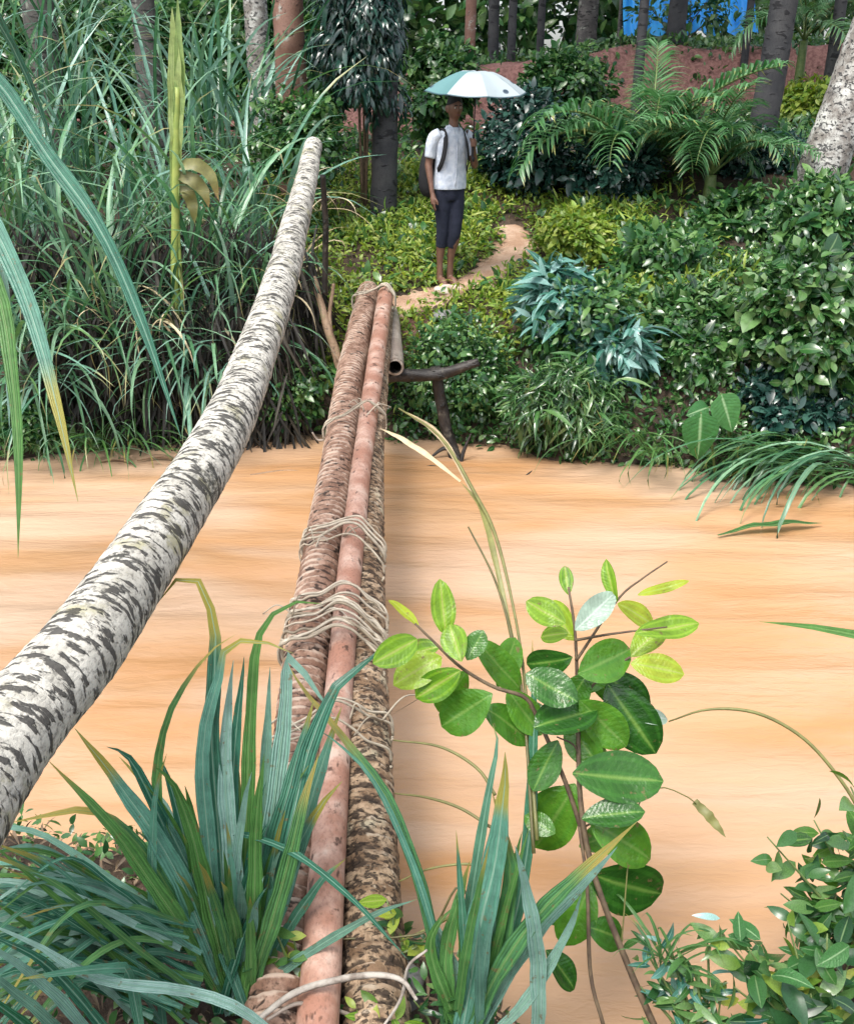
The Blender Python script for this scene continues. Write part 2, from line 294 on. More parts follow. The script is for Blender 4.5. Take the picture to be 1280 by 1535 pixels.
xs = np.unique(np.r_[np.linspace(-70, -7, 40), np.arange(-7, 7, .09), np.linspace(7, 70, 40)]); ys = np.unique(np.r_[np.linspace(-30, -1, 15), np.arange(-1, 17.5, .08), np.linspace(17.5, 110, 50)])
GX, GY = np.meshgrid(xs, ys); GZ = ground_z(GX, GY)
red = sstep(14.5, 14.8, GY + .25 * np.sin(GX * 1.3)) * (1 - sstep(15.3, 15.9, GY)) + .5 * (GY > 15.5) + .55 * np.exp(-((GX + .28) / .9) ** 2 - ((GY - 8.0) / .5) ** 2)
gcol = np.stack([red.ravel(), 0 * red.ravel(), 0 * red.ravel()], 1)
tag(obj('ground', mesh_np('ground', np.stack([GX, GY, GZ], -1).reshape(-1, 3), grid_faces(len(ys), len(xs)), gcol), M['earth']), 'brown river bank earth rising to a red laterite bank', 'ground', kind='structure')
wx = np.r_[np.linspace(-70, -6, 20), np.arange(-5.9, 6, .06), np.linspace(6, 70, 20)]; wy = np.arange(.5, 8.2, .05)
WX, WY = np.meshgrid(wx, wy); WZ = .006 * np.sin(WY * 9 + .6 * np.sin(WX * 2.1)) + .004 * np.sin(WY * 17 + WX * 2.3) + .003 * np.sin(WX * 6 - WY * 5) + .0025 * np.sin(WY * 31 + 2.2 * np.sin(WX * 1.7)) * (.5 + .5 * np.sin(WX * .9 + WY * .7)) + .002 * np.sin(WY * 47 + WX * 4 + 1.5 * np.sin(WX * 3.1))
tag(obj('river_water', mesh_np('river_water', np.stack([WX, WY, WZ], -1).reshape(-1, 3), grid_faces(len(wy), len(wx))), M['water']), 'muddy orange river in spate between the two banks', 'river', kind='structure')
def strip(name, pts, widths, mat, label):
    X = catmull(np.array(pts), 60); T = nrm(np.gradient(X, axis=0)); S = np.stack([-T[:, 1], T[:, 0]], 1); w = np.interp(np.linspace(0, 1, 60), np.linspace(0, 1, len(widths)), widths)
    w = w * (1 + .2 * RNG.standard_normal(60)); c = np.linspace(-.5, .5, 9); XY = X[:, None, :2] + S[:, None] * (c[None, :, None] * w[:, None, None])
    Z = ground_z(XY[..., 0], XY[..., 1]) + .018 - .02 * (np.abs(c) > .45)[None]
    return tag(obj(name, mesh_np(name, np.concatenate([XY, Z[..., None]], -1).reshape(-1, 3), grid_faces(60, 9)), mat), label, 'path', kind='structure')
def on_ground(px, py, ylo=5.8, yhi=18.):
    best = None
    for Y in np.arange(ylo, yhi, .02):
        p = at_y(px, py, Y)
        if p[2] <= gz(p[0], p[1]): return p
    return at_y(px, py, yhi)
pp = [on_ground(*q)[:2] for q in ((590, 462), (640, 448), (700, 428), (745, 398), (775, 368), (762, 340))]
strip('footpath', pp, [.35, .38, .34, .36, .42, .2], M['path'], 'orange trodden earth path curving up from the log bridge')

# ------------------------------------------------------------------ plant builders
def proto_blades(k, L, w, arch, mat, seed=0, n=12):
    out = []
    rs = random.Random(seed)
    for i in range(k):
        a = arch * rs.uniform(.6, 1.4); l = L * rs.uniform(.8, 1.15); t = np.linspace(0, 1, 6); kink = rs.random() < .25
        th = a * t ** 1.5 + (rs.uniform(.6, 1.3) * (t > .62) if kink else 0)
        dx = np.sin(th); dz = np.cos(th); P = np.stack([np.r_[0, np.cumsum(dx[:-1])], rs.uniform(-.05, .05) * t ** 2 * 5, np.r_[0, np.cumsum(dz[:-1])]], 1) * l / 5
        V, Fq, C = blade(P, w * rs.uniform(.8, 1.2), .3, (-1, 0, .35), n, rs.random(), twist=rs.uniform(-.5, .5))
        me = mesh_np('blade', V, Fq, C); me.materials.append(mat); out.append(me)
    return out
def strap_clump(name, label, base, protos, n, tilt=(.05, .7), scale=(.7, 1.1), azim=None, spread=.12, cat='grass clump', group=None, part='leaf'):
    t = thing(name, label, cat, base, group)
    for i in range(n):
        o = obj(part, random.choice(protos), parent=t)
        az = random.uniform(0, 2 * math.pi) if azim is None else random.gauss(azim[0], azim[1])
        r = spread * math.sqrt(random.random()); q = random.uniform(0, 6.28)
        o.location = (r * math.cos(q), r * math.sin(q), 0); o.rotation_euler = (random.uniform(-.15, .15), random.uniform(*tilt), az); o.scale = [random.uniform(*scale)] * 3
    return t
TPL = {k: leaf_tpl(*v) for k, v in {'oval': (.46, 4, .2, .25), 'broad': (.62, 4, .15, .2), 'lance': (.26, 4, .25, .4), 'narrow': (.15, 4, .3, .5), 'small': (.5, 2, .2, .15)}.items()}
LEAF_MESH = {}
def leaf_mesh(tpl, mat):
    k = (tpl, mat)
    if k not in LEAF_MESH:
        L = []
        for i in range(4):
            V, Fq, C = leaf_tpl(*{'oval': (.46, 6, .2, .1 + .15 * i, 5), 'broad': (.62, 6, .15, .1 + .12 * i, 5), 'lance': (.26, 6, .25, .2 + .2 * i, 3), 'narrow': (.15, 6, .3, .3 + .2 * i, 3), 'small': (.5, 4, .2, .1 * i, 3)}[tpl])
            me = mesh_np('leaf', V, Fq, np.concatenate([np.full((len(V), 1), i * .23), C], 1)); me.materials.append(M[mat]); L.append(me)
        LEAF_MESH[k] = L
    return random.choice(LEAF_MESH[k])
def put_leaf(parent, pos, axis, normal, size, tpl, mat, name='leaf'):
    o = obj(name, leaf_mesh(tpl, mat), parent=parent); R = frames(np.asarray(axis)[None], np.asarray(normal)[None])[0]
    mw = Matrix([[*(R[i] * size), pos[i]] for i in range(3)] + [[0, 0, 0, 1]])
    o.matrix_local = Matrix.Translation(-Vector(parent.location)) @ mw
    return o
def shrub(name, label, box, Y, n, leaf, tpl, mat, cat='shrub', ry=None, droop=.25, clumps=22, parts=0, group=None, tree=None, base=None, size_var=.35, shell=.55, up=.5, stems=4, stem_mat='stem_brown'):
    x0, y0, x1, y1 = box; A = at_y(x0, y1, Y); B = at_y(x1, y0, Y); c = (A + B) / 2; rx = abs(B[0] - A[0]) / 2; rz = abs(B[2] - A[2]) / 2; ry = ry or min(rx, rz * 1.2) * .85
    r = np.array([rx, ry, rz])
    b = np.array([c[0], Y + ry * .2, 0.]) if base is None else np.array([base[0], base[1], 0.]); b[2] = gz(b[0], b[1]) - .04
    t = thing(name, label, cat, b, group)
    q = unit(clumps) * (shell + (1 - shell) * RNG.random((clumps, 1))) * RNG.uniform(.6, 1., (clumps, 1)) ** .3
    cc = c + q * r * .82; cc[:, 2] = np.maximum(cc[:, 2], ground_z(cc[:, 0], cc[:, 1]) + .08)
    cr = RNG.uniform(.22, .45, clumps) * min(rx, rz, 1.0)
    k = RNG.integers(0, clumps, n); d = unit(n) * (RNG.random((n, 1)) ** .45)
    pos = cc[k] + d * cr[k][:, None] * np.array([1.15, 1.1, .9]); g = ground_z(pos[:, 0], pos[:, 1]); pos[:, 2] = np.maximum(pos[:, 2], np.maximum(g, 0.) + .03)
    out = nrm((pos - c) / r) * .5 + nrm(d) * .5
    ax = nrm(out * .7 + unit(n) * .75 + np.array([0, 0, -droop])); no = nrm(out * .55 + unit(n) * .45 + np.array([0, -.1, up]))
    sz = leaf * np.exp(RNG.standard_normal(n) * size_var)
    vis = np.argsort(-(((pos - c) / r) * np.array([.3, -1., .6])).sum(1))[:parts]; rest = np.ones(n, bool); rest[vis] = False
    L = Vector(t.location)
    holder = t
    if tree:
        for P, R, mt in tree: tube_obj('trunk', np.asarray(P) - np.array(L), R, M[mt], t, n=30, seg=12, rough=.03)
    fo = scatter('crown' if tree else 'foliage', pos[rest] - np.array(L), ax[rest], no[rest], sz[rest], TPL[tpl], M[mat], t)
    for i in vis: put_leaf(t, pos[i], ax[i], no[i], sz[i] * 1.1, tpl, mat)
    for i in range(stems):
        e = cc[RNG.integers(0, clumps)] - np.array(L); s = np.array([RNG.normal(0, .1 * rx), RNG.normal(0, .06), 0]); tube_obj('stem', [s, s * .6 + e * .5 + np.array([0, 0, .1 * rz]), e], [.016, .011, .005], M[stem_mat], t, n=8, seg=6)
    return t
def frond_meshes(L, nl, ll, arch, seed, lw=.035, mat='palm'):
    rs = np.random.default_rng(seed); t = np.linspace(0, 1, 8); th = .35 + arch * t ** 1.2
    P = np.stack([np.r_[0, np.cumsum(np.sin(th))[:-1]], 0 * t, np.r_[0, np.cumsum(np.cos(th))[:-1]]], 1) * L / 7
    a = Acc(); a.add(*tube(P, [.014, .010, .004], n=20, seg=6)); rach = a.mesh('frond'); rach.materials.append(M['stem_green'])
    X = catmull(P, 200); T = nrm(np.gradient(X, axis=0)); la = Acc()
    for i in range(nl):
        u = .16 + .83 * i / nl; j = int(u * 199); l = ll * math.sin(math.pi * (.14 + .8 * u) ** 1.0) ** .6 * rs.uniform(.85, 1.1)
        N = nrm(np.cross(T[j], [0, 1, 0]) * -1)
        for s in (-1, 1):
            d = nrm(np.array([0, s, 0]) * .8 + T[j] * rs.uniform(.45, .75) + N * rs.uniform(.0, .3) * -1)
            B = [X[j], X[j] + d * l * .5 + np.array([0, 0, .02]), X[j] + d * l + np.array([0, 0, -.22 * l - rs.uniform(0, .12) * l])]
            la.add(*blade(B, lw, .35, (0, 0, 1), 5, rs.random(), .5, .35))
    lm = la.mesh('leaflets'); lm.materials.append(M[mat]); return rach, lm
FR_SMALL = [frond_meshes(1.3, 30, .36, 1.1 + .35 * i, 40 + i, .026) for i in range(6)]
FR_BIG = [frond_meshes(2.0, 26, .5, 1.7 + .3 * i, 60 + i, .06) for i in range(3)]
def put_fronds(t, origin, n, protos, scale=(.85, 1.15), tilt=(-.2, .5), az=None):
    for i in range(n):
        r, l = random.choice(protos); o = obj('frond', r, parent=t); o.location = origin
        o.rotation_euler = (random.uniform(-.25, .25), random.uniform(*tilt), (2 * math.pi * (i + random.uniform(-.3, .3)) / n) if az is None else az[i]); o.scale = [random.uniform(*scale)] * 3
        lo = obj('leaflets', l, parent=o); lo['kind'] = 'stuff'
def ringed(sp, amp):
    return lambda s, a: 1 + amp * (1 - ((s / sp + .03 * np.sin(a * 2)) % 1)) + .02 * np.sin(a * 3 + s * 4)
def palm_tree(name, label, px, Y, wpx, h, mat, lean=0., crown=7, lean_y=0., group=None, cat='palm tree', flare=1.25, leafy=True):
    D = Y / ray(px, 150)[1]; x = (px - CX) / F * D; r = wpx / F * D / 2; z0 = gz(x, Y) - .1; t = thing(name, label, cat, (x, Y, z0), group)
    P = [(0, 0, 0), (lean * .2, lean_y * .2, h * .25), (lean * .55, lean_y * .5, h * .6), (lean, lean_y, h)]
    tube_obj('trunk', P, [r * flare, r * 1.02, r * .95, r * .85], M[mat], t, n=150, seg=14, radfun=ringed(.16, .05))
    put_fronds(t, P[-1], crown, FR_BIG)
    if leafy and Y > 12:  # extra leaf mass above the view, added to darken the forest below
        m_ = 1500; c = np.array(P[-1]) + [0, 0, -1.2]; q = unit(14) * [1.9, 1.9, 1.0]; k = RNG.integers(0, 14, m_); ps = c + q[k] + unit(m_) * RNG.random((m_, 1)) ** .4 * .8
        scatter('crown', ps, nrm(unit(m_) + [0, 0, -.2]), nrm(unit(m_) + [0, 0, 1]), RNG.uniform(.22, .42, m_), TPL['oval'], M['leaf_mid'], t)
    return t

# ------------------------------------------------------------------ forest beyond the bank
palm_tree('areca_palm', 'slim brown trunk rising just above the umbrella tip', 702, 15.0, 13, 8.5, 'bark_red', .2)
palm_tree('areca_palm', 'slim dark trunk, the thicker of the close pair above the umbrella', 738, 16.2, 13, 9, 'bark_dark', -.1)
palm_tree('areca_palm', 'very slim dark trunk right beside the pair above the umbrella edge', 764, 15.6, 10, 8.5, 'bark_dark', .1)
palm_tree('areca_palm', 'thin dark trunk before the red earth bank, alone between umbrella and palm fronds', 806, 17.0, 9, 9, 'bark_dark', .1)
palm_tree('areca_palm', 'pale grey trunk standing behind the dark shrubs at the red bank end', 873, 18.5, 24, 10, 'bark_grey', .2)
palm_tree('areca_palm', 'thin dark trunk in front of the blue tarpaulin, behind the fan of palm fronds', 953, 12.6, 12, 9, 'bark_dark', .1)
palm_tree('areca_palm', 'thick dark blue grey trunk across the middle of the blue tarpaulin', 1004, 16.0, 22, 9, 'bark_dark', .1)
palm_tree('areca_palm', 'hair thin dark trunk at the right edge of the blue tarpaulin', 1109, 15.2, 9, 8, 'bark_dark', .0)
palm_tree('areca_palm', 'stout dark grey trunk between the palm fronds and the lichened leaning trunk', 1147, 11.4, 34, 9, 'bark_dark', .55)
palm_tree('areca_palm', 'dark slender trunk right behind the lichen spotted leaning trunk', 1238, 13.5, 15, 9, 'bark_dark', .1)
palm_tree('coconut_palm', 'leaning palm trunk blotched with white lichen at the right edge', 1232, 9.6, 50, 8, 'bark_lichen', 2.3, 6, flare=1.5)
palm_tree('forest_tree', 'reddish brown trunk beside the top end of the pale rail trunk', 437, 10.4, 40, 8.5, 'bark_red', .05, 7, cat='tree')
palm_tree('forest_tree', 'lichen mottled trunk right beside the reddish brown one', 393, 11.2, 30, 9, 'bark_lichen', -.1, 7, cat='tree')
palm_tree('forest_tree', 'dark trunk half hidden by strap leaves near the top corner', 78, 10.6, 40, 9, 'bark_grey', -.1, 7, cat='tree')
palm_tree('forest_tree', 'grey trunk behind the strap leaves, next to the yellow green shoot', 226, 11.8, 30, 9, 'bark_grey', .1, 7, cat='tree')

# blue tarpaulin hung on two poles beyond the trunks
def tarpaulin():
    Y = 18.2; A = at_y(928, 52, Y); B = at_y(1135, -60, Y); z0 = gz((A[0] + B[0]) / 2, Y); t = thing('tarpaulin', 'bright blue tarpaulin shelter sheet hung beyond the tree trunks', 'tarpaulin', ((A[0] + B[0]) / 2, Y, z0))
    w = B[0] - A[0]; u = np.linspace(-.5, .5, 60); v = np.linspace(0, 1, 16); U, Vv = np.meshgrid(u, v)
    zt = B[2] - z0; zb = A[2] - z0 + .0; X = U * w; Yy = .06 * np.sin(U * 40 + Vv * 2) * (.3 + Vv) + .04 * np.sin(U * 95) - .5 * Vv ** 2; Z = zt + (zb - zt) * Vv - .12 * (1 - (2 * U) ** 2) * (1 - Vv) + .04 * np.sin(U * 31) * Vv
    m = plain('tarp_blue', (.03, .30, .80), .4, (.05, .42, .85), 3, .2); obj('sheet', mesh_np('sheet', np.stack([X, Yy, Z], -1).reshape(-1, 3), grid_faces(16, 60)), m, t)
    for s in (-1, 1): tube_obj('pole', [(s * w * .5, 0, -.1), (s * w * .5, 0, zt + .1)], .035, M['bark_grey'], t, n=6, seg=8)
    tube_obj('ridge_rope', [(-w * .5, 0, zt), (0, 0, zt - .12), (w * .5, 0, zt)], .012, M['fibre'], t, n=12, seg=6)
tarpaulin()

# far wood: a mass nobody could count
n = 40000; px = RNG.uniform(-9, 9, n); pz = RNG.uniform(0, 1, n); py = 21 + RNG.uniform(0, 5, n) + .0 * px
pos = np.stack([px * 1.5, py, ground_z(px * 1.5, py) + pz ** 1.1 * (5.6 + 1.0 * np.sin(px * 1.7) + .8 * np.sin(px * 4.1))], 1)
gap = (np.sin(px * 2.9 + pz * 3) + np.sin(px * 6.3 - pz * 5)) > -1.2; pos = pos[gap]; n = len(pos)
tag(scatter('far_wood', pos, nrm(unit(n) + [0, 0, -.2]), nrm(unit(n) + [0, -.5, .8]), RNG.uniform(.18, .42, n), TPL['oval'], M['leaf_mid']), 'far leafy wood seen as one mass behind all the trunks', 'wood', kind='stuff')

def S(*a, **k):
    a = list(a); a[4] = int(a[4] * 1.6); a[5] *= .86; k['clumps'] = int(k.get('clumps', 22) * 1.4); return shrub(*a, **k)
tr = lambda px, py, Y, h, r, m: [([(at_y(px, py, Y)[0], Y, gz(at_y(px, py, Y)[0], Y) - .1), (at_y(px, py, Y)[0] + .05, Y, gz(0, Y) + h * .5), (at_y(px, py, Y)[0], Y, gz(0, Y) + h)], [r * 1.2, r, r * .5], m)]
S('drooping_tree', 'dark bushy tree with hanging leaves and black trunk beside the path', (465, -260, 630, 245), 10.0, 9000, .11, 'lance', 'leaf_dark', 'tree', ry=.55, droop=1.0, clumps=60, tree=tr(572, 250, 10.0, 2.4, .11, 'bark_dark'), stems=5, shell=.3)
S('dark_bush', 'blue dark glossy bush right beside the person under the umbrella', (712, 128, 880, 318), 10.6, 5200, .085, 'oval', 'leaf_dark', ry=.6, clumps=40, parts=40)
S('dark_bush', 'dark bush under the spreading palm fronds', (840, 190, 1010, 330), 10.3, 3800, .08, 'oval', 'leaf_dark', ry=.6, clumps=30)
S('dark_bush', 'dark bush at the foot of the stout grey trunk', (1010, 180, 1240, 330), 10.7, 4200, .08, 'oval', 'leaf_dark', ry=.6, clumps=34)
S('mid_bush', 'leafy bush between the drooping tree and the red earth bank', (600, 20, 720, 215), 13.0, 3400, .10, 'oval', 'leaf_mid', ry=.6, clumps=30)
S('mid_bush', 'pale leafy bush growing against the red earth bank', (760, 60, 960, 200), 14.1, 3400, .10, 'oval', 'leaf_mid', ry=.5, clumps=28)
S('mid_bush', 'bush behind the gap between grey trunk and leaning lichened trunk', (1150, 100, 1300, 260), 13.4, 2600, .10, 'oval', 'leaf_lime', ry=.5, clumps=24)
S('mid_bush', 'leafy thicket behind the reddish trunk at the top', (330, -60, 520, 260), 12.4, 5200, .10, 'oval', 'leaf_mid', ry=.6, clumps=40)
S('mid_bush', 'thicket behind the strap leaf plants in the top corner', (-60, -80, 180, 260), 12.6, 5200, .11, 'oval', 'leaf_glossy', ry=.6, clumps=40)
S('mid_bush', 'thicket behind the yellow green shoot', (150, -80, 370, 260), 12.9, 5200, .11, 'oval', 'leaf_mid', ry=.6, clumps=40)
S('mid_bush', 'thicket left of the path where it goes out of sight', (380, 120, 520, 300), 9.5, 3000, .07, 'oval', 'leaf_mid', ry=.4, clumps=30)
S('mid_bush', 'loose leafy sprays hanging across the blue tarpaulin', (900, -40, 1150, 75), 17.2, 330, .12, 'oval', 'leaf_mid', ry=.4, clumps=26)
# young palms with arching fronds
def young_palm(name, label, px, Y, py0, n, sc, tilt, seed, az=None, protos=FR_SMALL):
    random.seed(seed); p = at_y(px, py0, Y); z = gz(p[0], Y); t = thing(name, label, 'palm', (p[0], Y, z)); h = max(.15, p[2] - z)
    tube_obj('trunk', [(0, 0, -.05), (0, 0, h)], [.07, .05], M['stem_green'], t, n=10, seg=8); put_fronds(t, (0, 0, h), n, protos, sc, tilt, az)
young_palm('young_palm', 'young palm with arching feathery fronds in front of the blue tarpaulin', 965, 10.2, 262, 18, (.85, 1.3), (-.3, .45), 3)
young_palm('young_palm', 'young palm with pale teal fronds drooping beside the stout grey trunk', 1066, 9.8, 262, 15, (.7, 1.1), (-.25, .5), 5)
young_palm('young_palm', 'small palm whose fronds hang beside the leaning lichened trunk', 1205, 13.8, 60, 8, (.7, 1.), (0, .6), 9)

# ------------------------------------------------------------------ far bank, strap-leaved plants on the left
PB = proto_blades(14, 1.9, .034, 1.5, M['blade_far'], 1); PB2 = proto_blades(12, 1.5, .03, 2.3, M['blade_far'], 2); PT = proto_blades(10, 1.7, .036, 1.4, M['blade_pale'], 3)
PG = proto_blades(8, .8, .022, 2.0, M['blade_green'], 4); PD = proto_blades(6, 1.0, .028, 2.2, M['blade_dry'], 5)
def clump_at(px, Y, label, protos, n, dz=0., name='screw_pine', cat='strap plant', **k):
    x = (px - CX) / F * (Y / ray(px, 450)[1]); return strap_clump(name, label, (x, Y, max(0.02, gz(x, Y)) + dz), protos, n, cat=cat, **k)
clump_at(-60, 7.6, 'tall strap leaf plant at the far bank, cut by the picture edge', PB, 46, .3, spread=.3, tilt=(0, .8))
clump_at(60, 8.3, 'tall strap leaf plant behind the long hanging blades', PB + PT, 50, .4, spread=.3, tilt=(0, .8))
clump_at(150, 7.5, 'strap leaf plant arching over the dark hollow in the bank', PB + PB2, 48, .5, spread=.3, tilt=(.05, .9))
clump_at(235, 8.5, 'upright strap leaf plant right behind the yellow green shoot', PT + PB, 46, .4, spread=.3, tilt=(0, .7))
clump_at(330, 7.9, 'strap leaf plant between the yellow green shoot and the pale rail trunk', PB2 + PB, 46, .45, spread=.3, tilt=(.1, .9))
clump_at(395, 8.9, 'strap leaf plant behind the upper part of the pale rail trunk', PB2 + PT, 38, .2, spread=.25, tilt=(.1, .8))
clump_at(30, 9.4, 'strap leaf plant in the topmost corner behind the others', PB + PT, 40, .9, spread=.35, tilt=(0, .6))
clump_at(300, 9.8, 'strap leaf plant rising behind the shoot toward the reddish trunk', PB + PT, 40, .7, spread=.35, tilt=(0, .7))
for lab, px_, Y_, pr, n_, dz_ in (('strap plant hanging over the dark hollow, below the long slanting blade', 110, 7.25, PB2, 46, .35), ('strap plant drooping in front of the hollow beside the yellow green shoot', 215, 7.35, PB2 + PB, 40, .45),
        ('strap plant drooping at the bank edge between shoot and pale rail', 310, 7.45, PB2 + PT, 44, .4), ('strap plant drooping at the bank edge, half behind the hanging blades', 10, 7.1, PB2 + PT, 46, .35), ('strap plant closest to the pale rail trunk half way up', 372, 7.7, PB2, 40, .4)):
    clump_at(px_, Y_, lab, pr, n_, dz_, spread=.25, tilt=(.1, 1.2), scale=(.55, .9), azim=(-1.57, 1.4))
for lab, px_, Y_ in (('low strap plant trailing down the bank face below the shoot', 255, 7.25), ('low strap plant trailing down beside the pale rail above the water', 335, 7.3), ('low strap plant trailing down the bank face by the hanging blades', 55, 6.98)):
    clump_at(px_, Y_, lab, PB2 + PT, 44, .42, spread=.22, tilt=(.7, 1.7), scale=(.4, .75), azim=(-1.57, .9))
for lab, px_, Y_, dz_ in (('strap plant high up between the dark and the grey trunk', 140, 10.3, .9), ('strap plant in front of the lichen mottled trunk', 380, 10.0, .6), ('strap plant right at the upper picture corner edge', -30, 10.2, 1.0), ('strap plant mid slope behind the slanting blade', 110, 9.0, .6)):
    clump_at(px_, Y_, lab, PT + PB, 46, dz_, spread=.35, tilt=(0, .8))
clump_at(60, 6.85, 'low drooping grass at the water edge under the hanging blades', PG + PB2, 50, .05, name='bank_grass', cat='grass', spread=.35, tilt=(.5, 1.3), scale=(.35, .6), azim=(-1.4, 1.0))
clump_at(165, 6.95, 'drooping grass trailing in the water below the dark hollow', PG, 46, .02, name='bank_grass', cat='grass', spread=.3, tilt=(.6, 1.4), scale=(.6, .95), azim=(-1.2, .9))
clump_at(420, 8.0, 'tangle of dry straw blades under the pale rail trunk top', PD, 26, .3, name='dry_grass', cat='dry grass', spread=.25, tilt=(.2, 1.2), scale=(.5, .9))
clump_at(470, 8.2, 'pale dry blades splayed from the top end of the rail trunk', PD, 22, .85, name='dry_grass', cat='dry grass', spread=.12, tilt=(.3, 1.5), scale=(.35, .6))
clump_at(240, 7.3, 'withered blades hanging in the dark hollow of the bank', PD, 26, .7, name='dry_grass', cat='dry grass', spread=.4, tilt=(.6, 1.6), scale=(.4, .8))
def shade_thatch(label, box, Y, n):                       # near-black leaves standing in for the hollow's shade under the strap plants
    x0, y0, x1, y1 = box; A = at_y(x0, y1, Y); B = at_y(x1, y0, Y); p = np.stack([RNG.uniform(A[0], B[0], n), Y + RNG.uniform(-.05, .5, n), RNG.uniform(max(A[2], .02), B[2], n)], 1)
    p[:, 2] = np.maximum(p[:, 2], ground_z(p[:, 0], p[:, 1])); tag(scatter('shade_thatch', p, nrm(unit(n) * [.5, .5, .5] + [0, -.3, -.9]), nrm(unit(n) + [0, -1, .2]), RNG.uniform(.25, .6, n), leaf_tpl(.045, 4, .3, .3), M['shade_leaf']), label, 'shade leaves', kind='stuff')
shade_thatch('near-black leaf thatch standing in for the shade of the hollow under the strap plants', (-60, 330, 470, 640), 7.6, 2400)
shade_thatch('black leaf heap coloured as the shade on the bank face just above the water', (70, 455, 430, 650), 7.08, 2600)
# yellow-green shoot
def yellow_shoot():
    Y = 7.35; b = at_y(268, 520, Y); t = thing('yellow_shoot', 'upright yellow green shoot with split stem and folded young leaf', 'shoot', b); o = np.array(b)
    q = lambda *pts: [at_y(px, py, Y) - o for px, py in pts]
    tube_obj('stalk', q((268, 525), (262, 420), (263, 330), (264, 240), (266, 130)), [.022, .028, .03, .03, .02], M['shoot_yellow'], t, n=24, seg=8)
    tube_obj('stalk', q((276, 515), (272, 430), (266, 320)), [.01, .014, .01], M['shoot_yellow'], t, n=14, seg=6)
    for pts, w in ((((266, 240), (264, 130), (258, 10)), .11), (((266, 230), (270, 120), (266, -10)), .08), (((264, 320), (262, 220), (263, 130)), .07)):
        V, Fq, C = blade(q(*pts), w, .5, (0, -1, .1), 12, .5); obj('leaf', mesh_np('leaf', V, Fq, C), M['shoot_leaf'], t)
    for pts, w in ((((264, 262), (285, 268), (304, 285), (312, 318)), .10), (((264, 250), (290, 246), (315, 262), (328, 300)), .09), (((263, 275), (278, 285), (288, 305), (292, 335)), .09)):
        V, Fq, C = blade(q(*pts), w, .3, (.2, -1, .4), 12, .2); obj('hanging_leaf', mesh_np('hanging_leaf', V, Fq, C), M['stem_olive'], t)
yellow_shoot()
S('bank_cover', 'leafy creepers on the bank under the pale rail trunk', (370, 520, 500, 655), 7.25, 2200, .055, 'oval', 'leaf_mid', cat='creeper', ry=.2, clumps=30, stems=2)
S('bank_cover', 'leafy creepers in the bank corner by the hanging grass', (-40, 590, 110, 700), 6.9, 1500, .05, 'oval', 'leaf_mid', cat='creeper', ry=.2, clumps=20, stems=2)
# middle slope below the path and the right bank
S('bank_cover', 'low green creepers between bridge end and crossbeam post', (585, 455, 780, 660), 7.35, 3800, .05, 'oval', 'leaf_mid', cat='creeper', ry=.35, clumps=44, stems=2)
S('bank_fern', 'narrow leaved ferny plants at the water below the blue green plant', (745, 520, 960, 690), 6.85, 3000, .10, 'narrow', 'leaf_glossy', cat='fern', ry=.3, clumps=34, droop=.6, stems=4)
S('blue_leaf_plant', 'blue green plant with large drooping leaves over the path edge', (775, 385, 905, 520), 7.45, 620, .15, 'lance', 'leaf_blue', cat='plant', ry=.35, clumps=22, droop=.5, parts=110, stem_mat='stem_green')
S('blue_leaf_plant', 'second blue green plant with pale shining leaves, lower and nearer the water', (870, 455, 985, 590), 7.2, 560, .14, 'lance', 'leaf_blue', cat='plant', ry=.3, clumps=20, droop=.5, parts=100, stem_mat='stem_green')
S('bank_bush', 'green leafy stems growing through the blue green plants', (765, 375, 1005, 610), 7.4, 1900, .075, 'oval', 'leaf_mid', ry=.35, clumps=34, parts=40)
S('bank_bush', 'leafy bush before the bare earth between palm foot and leaning trunk', (1020, 275, 1180, 385), 9.2, 2000, .08, 'oval', 'leaf_mid', ry=.4, clumps=26, parts=20)
S('bank_bush', 'bright leafy bush in the middle of the right bank top', (900, 320, 1090, 470), 8.4, 2600, .085, 'oval', 'leaf_mid', ry=.5, clumps=34, parts=50)
S('bank_bush', 'mixed green bush above the two round taro leaves', (950, 420, 1130, 650), 7.3, 3200, .075, 'oval', 'leaf_glossy', ry=.4, clumps=40, parts=90)
S('bank_bush', 'large glossy small leaved bush filling the right bank', (1080, 330, 1320, 660), 7.0, 5200, .085, 'broad', 'leaf_glossy', ry=.5, clumps=60, parts=260)
S('bank_bush', 'bush crown at the foot of the leaning lichened trunk', (1140, 250, 1320, 400), 8.3, 2600, .08, 'oval', 'leaf_mid', ry=.5, clumps=34, parts=50)
S('bank_bush', 'dark low bush over the water beside the taro leaves', (1090, 570, 1300, 700), 6.75, 2000, .07, 'oval', 'leaf_dark', ry=.3, clumps=26)
S('bank_bush', 'soft pale bush where the slope meets the dark bushes', (800, 310, 930, 400), 9.0, 2400, .065, 'oval', 'leaf_lime', ry=.4, clumps=26)
clump_at(985, 6.55, 'thin grass drooping into the river left of the taro leaves', PG, 36, .12, name='bank_grass', cat='grass', spread=.2, tilt=(.6, 1.3), scale=(.6, .9), azim=(-2.2, .8))
clump_at(1290, 6.35, 'long green grass swept down onto the water at the right edge', PB2 + PG, 90, .02, name='bank_grass', cat='grass', spread=.35, tilt=(1.05, 1.5), scale=(.6, 1.0), azim=(-2.95, .35))
clump_at(1180, 6.5, 'shorter grass tuft on the waterline under the glossy bush', PG, 50, .06, name='bank_grass', cat='grass', spread=.3, tilt=(.8, 1.4), scale=(.5, .9), azim=(-2.8, .5))
clump_at(850, 6.95, 'grass tuft hanging from the bank below the blue green plant', PG, 30, .2, name='bank_grass', cat='grass', spread=.2, tilt=(.4, 1.3), scale=(.4, .7), azim=(-1.7, 1.0))
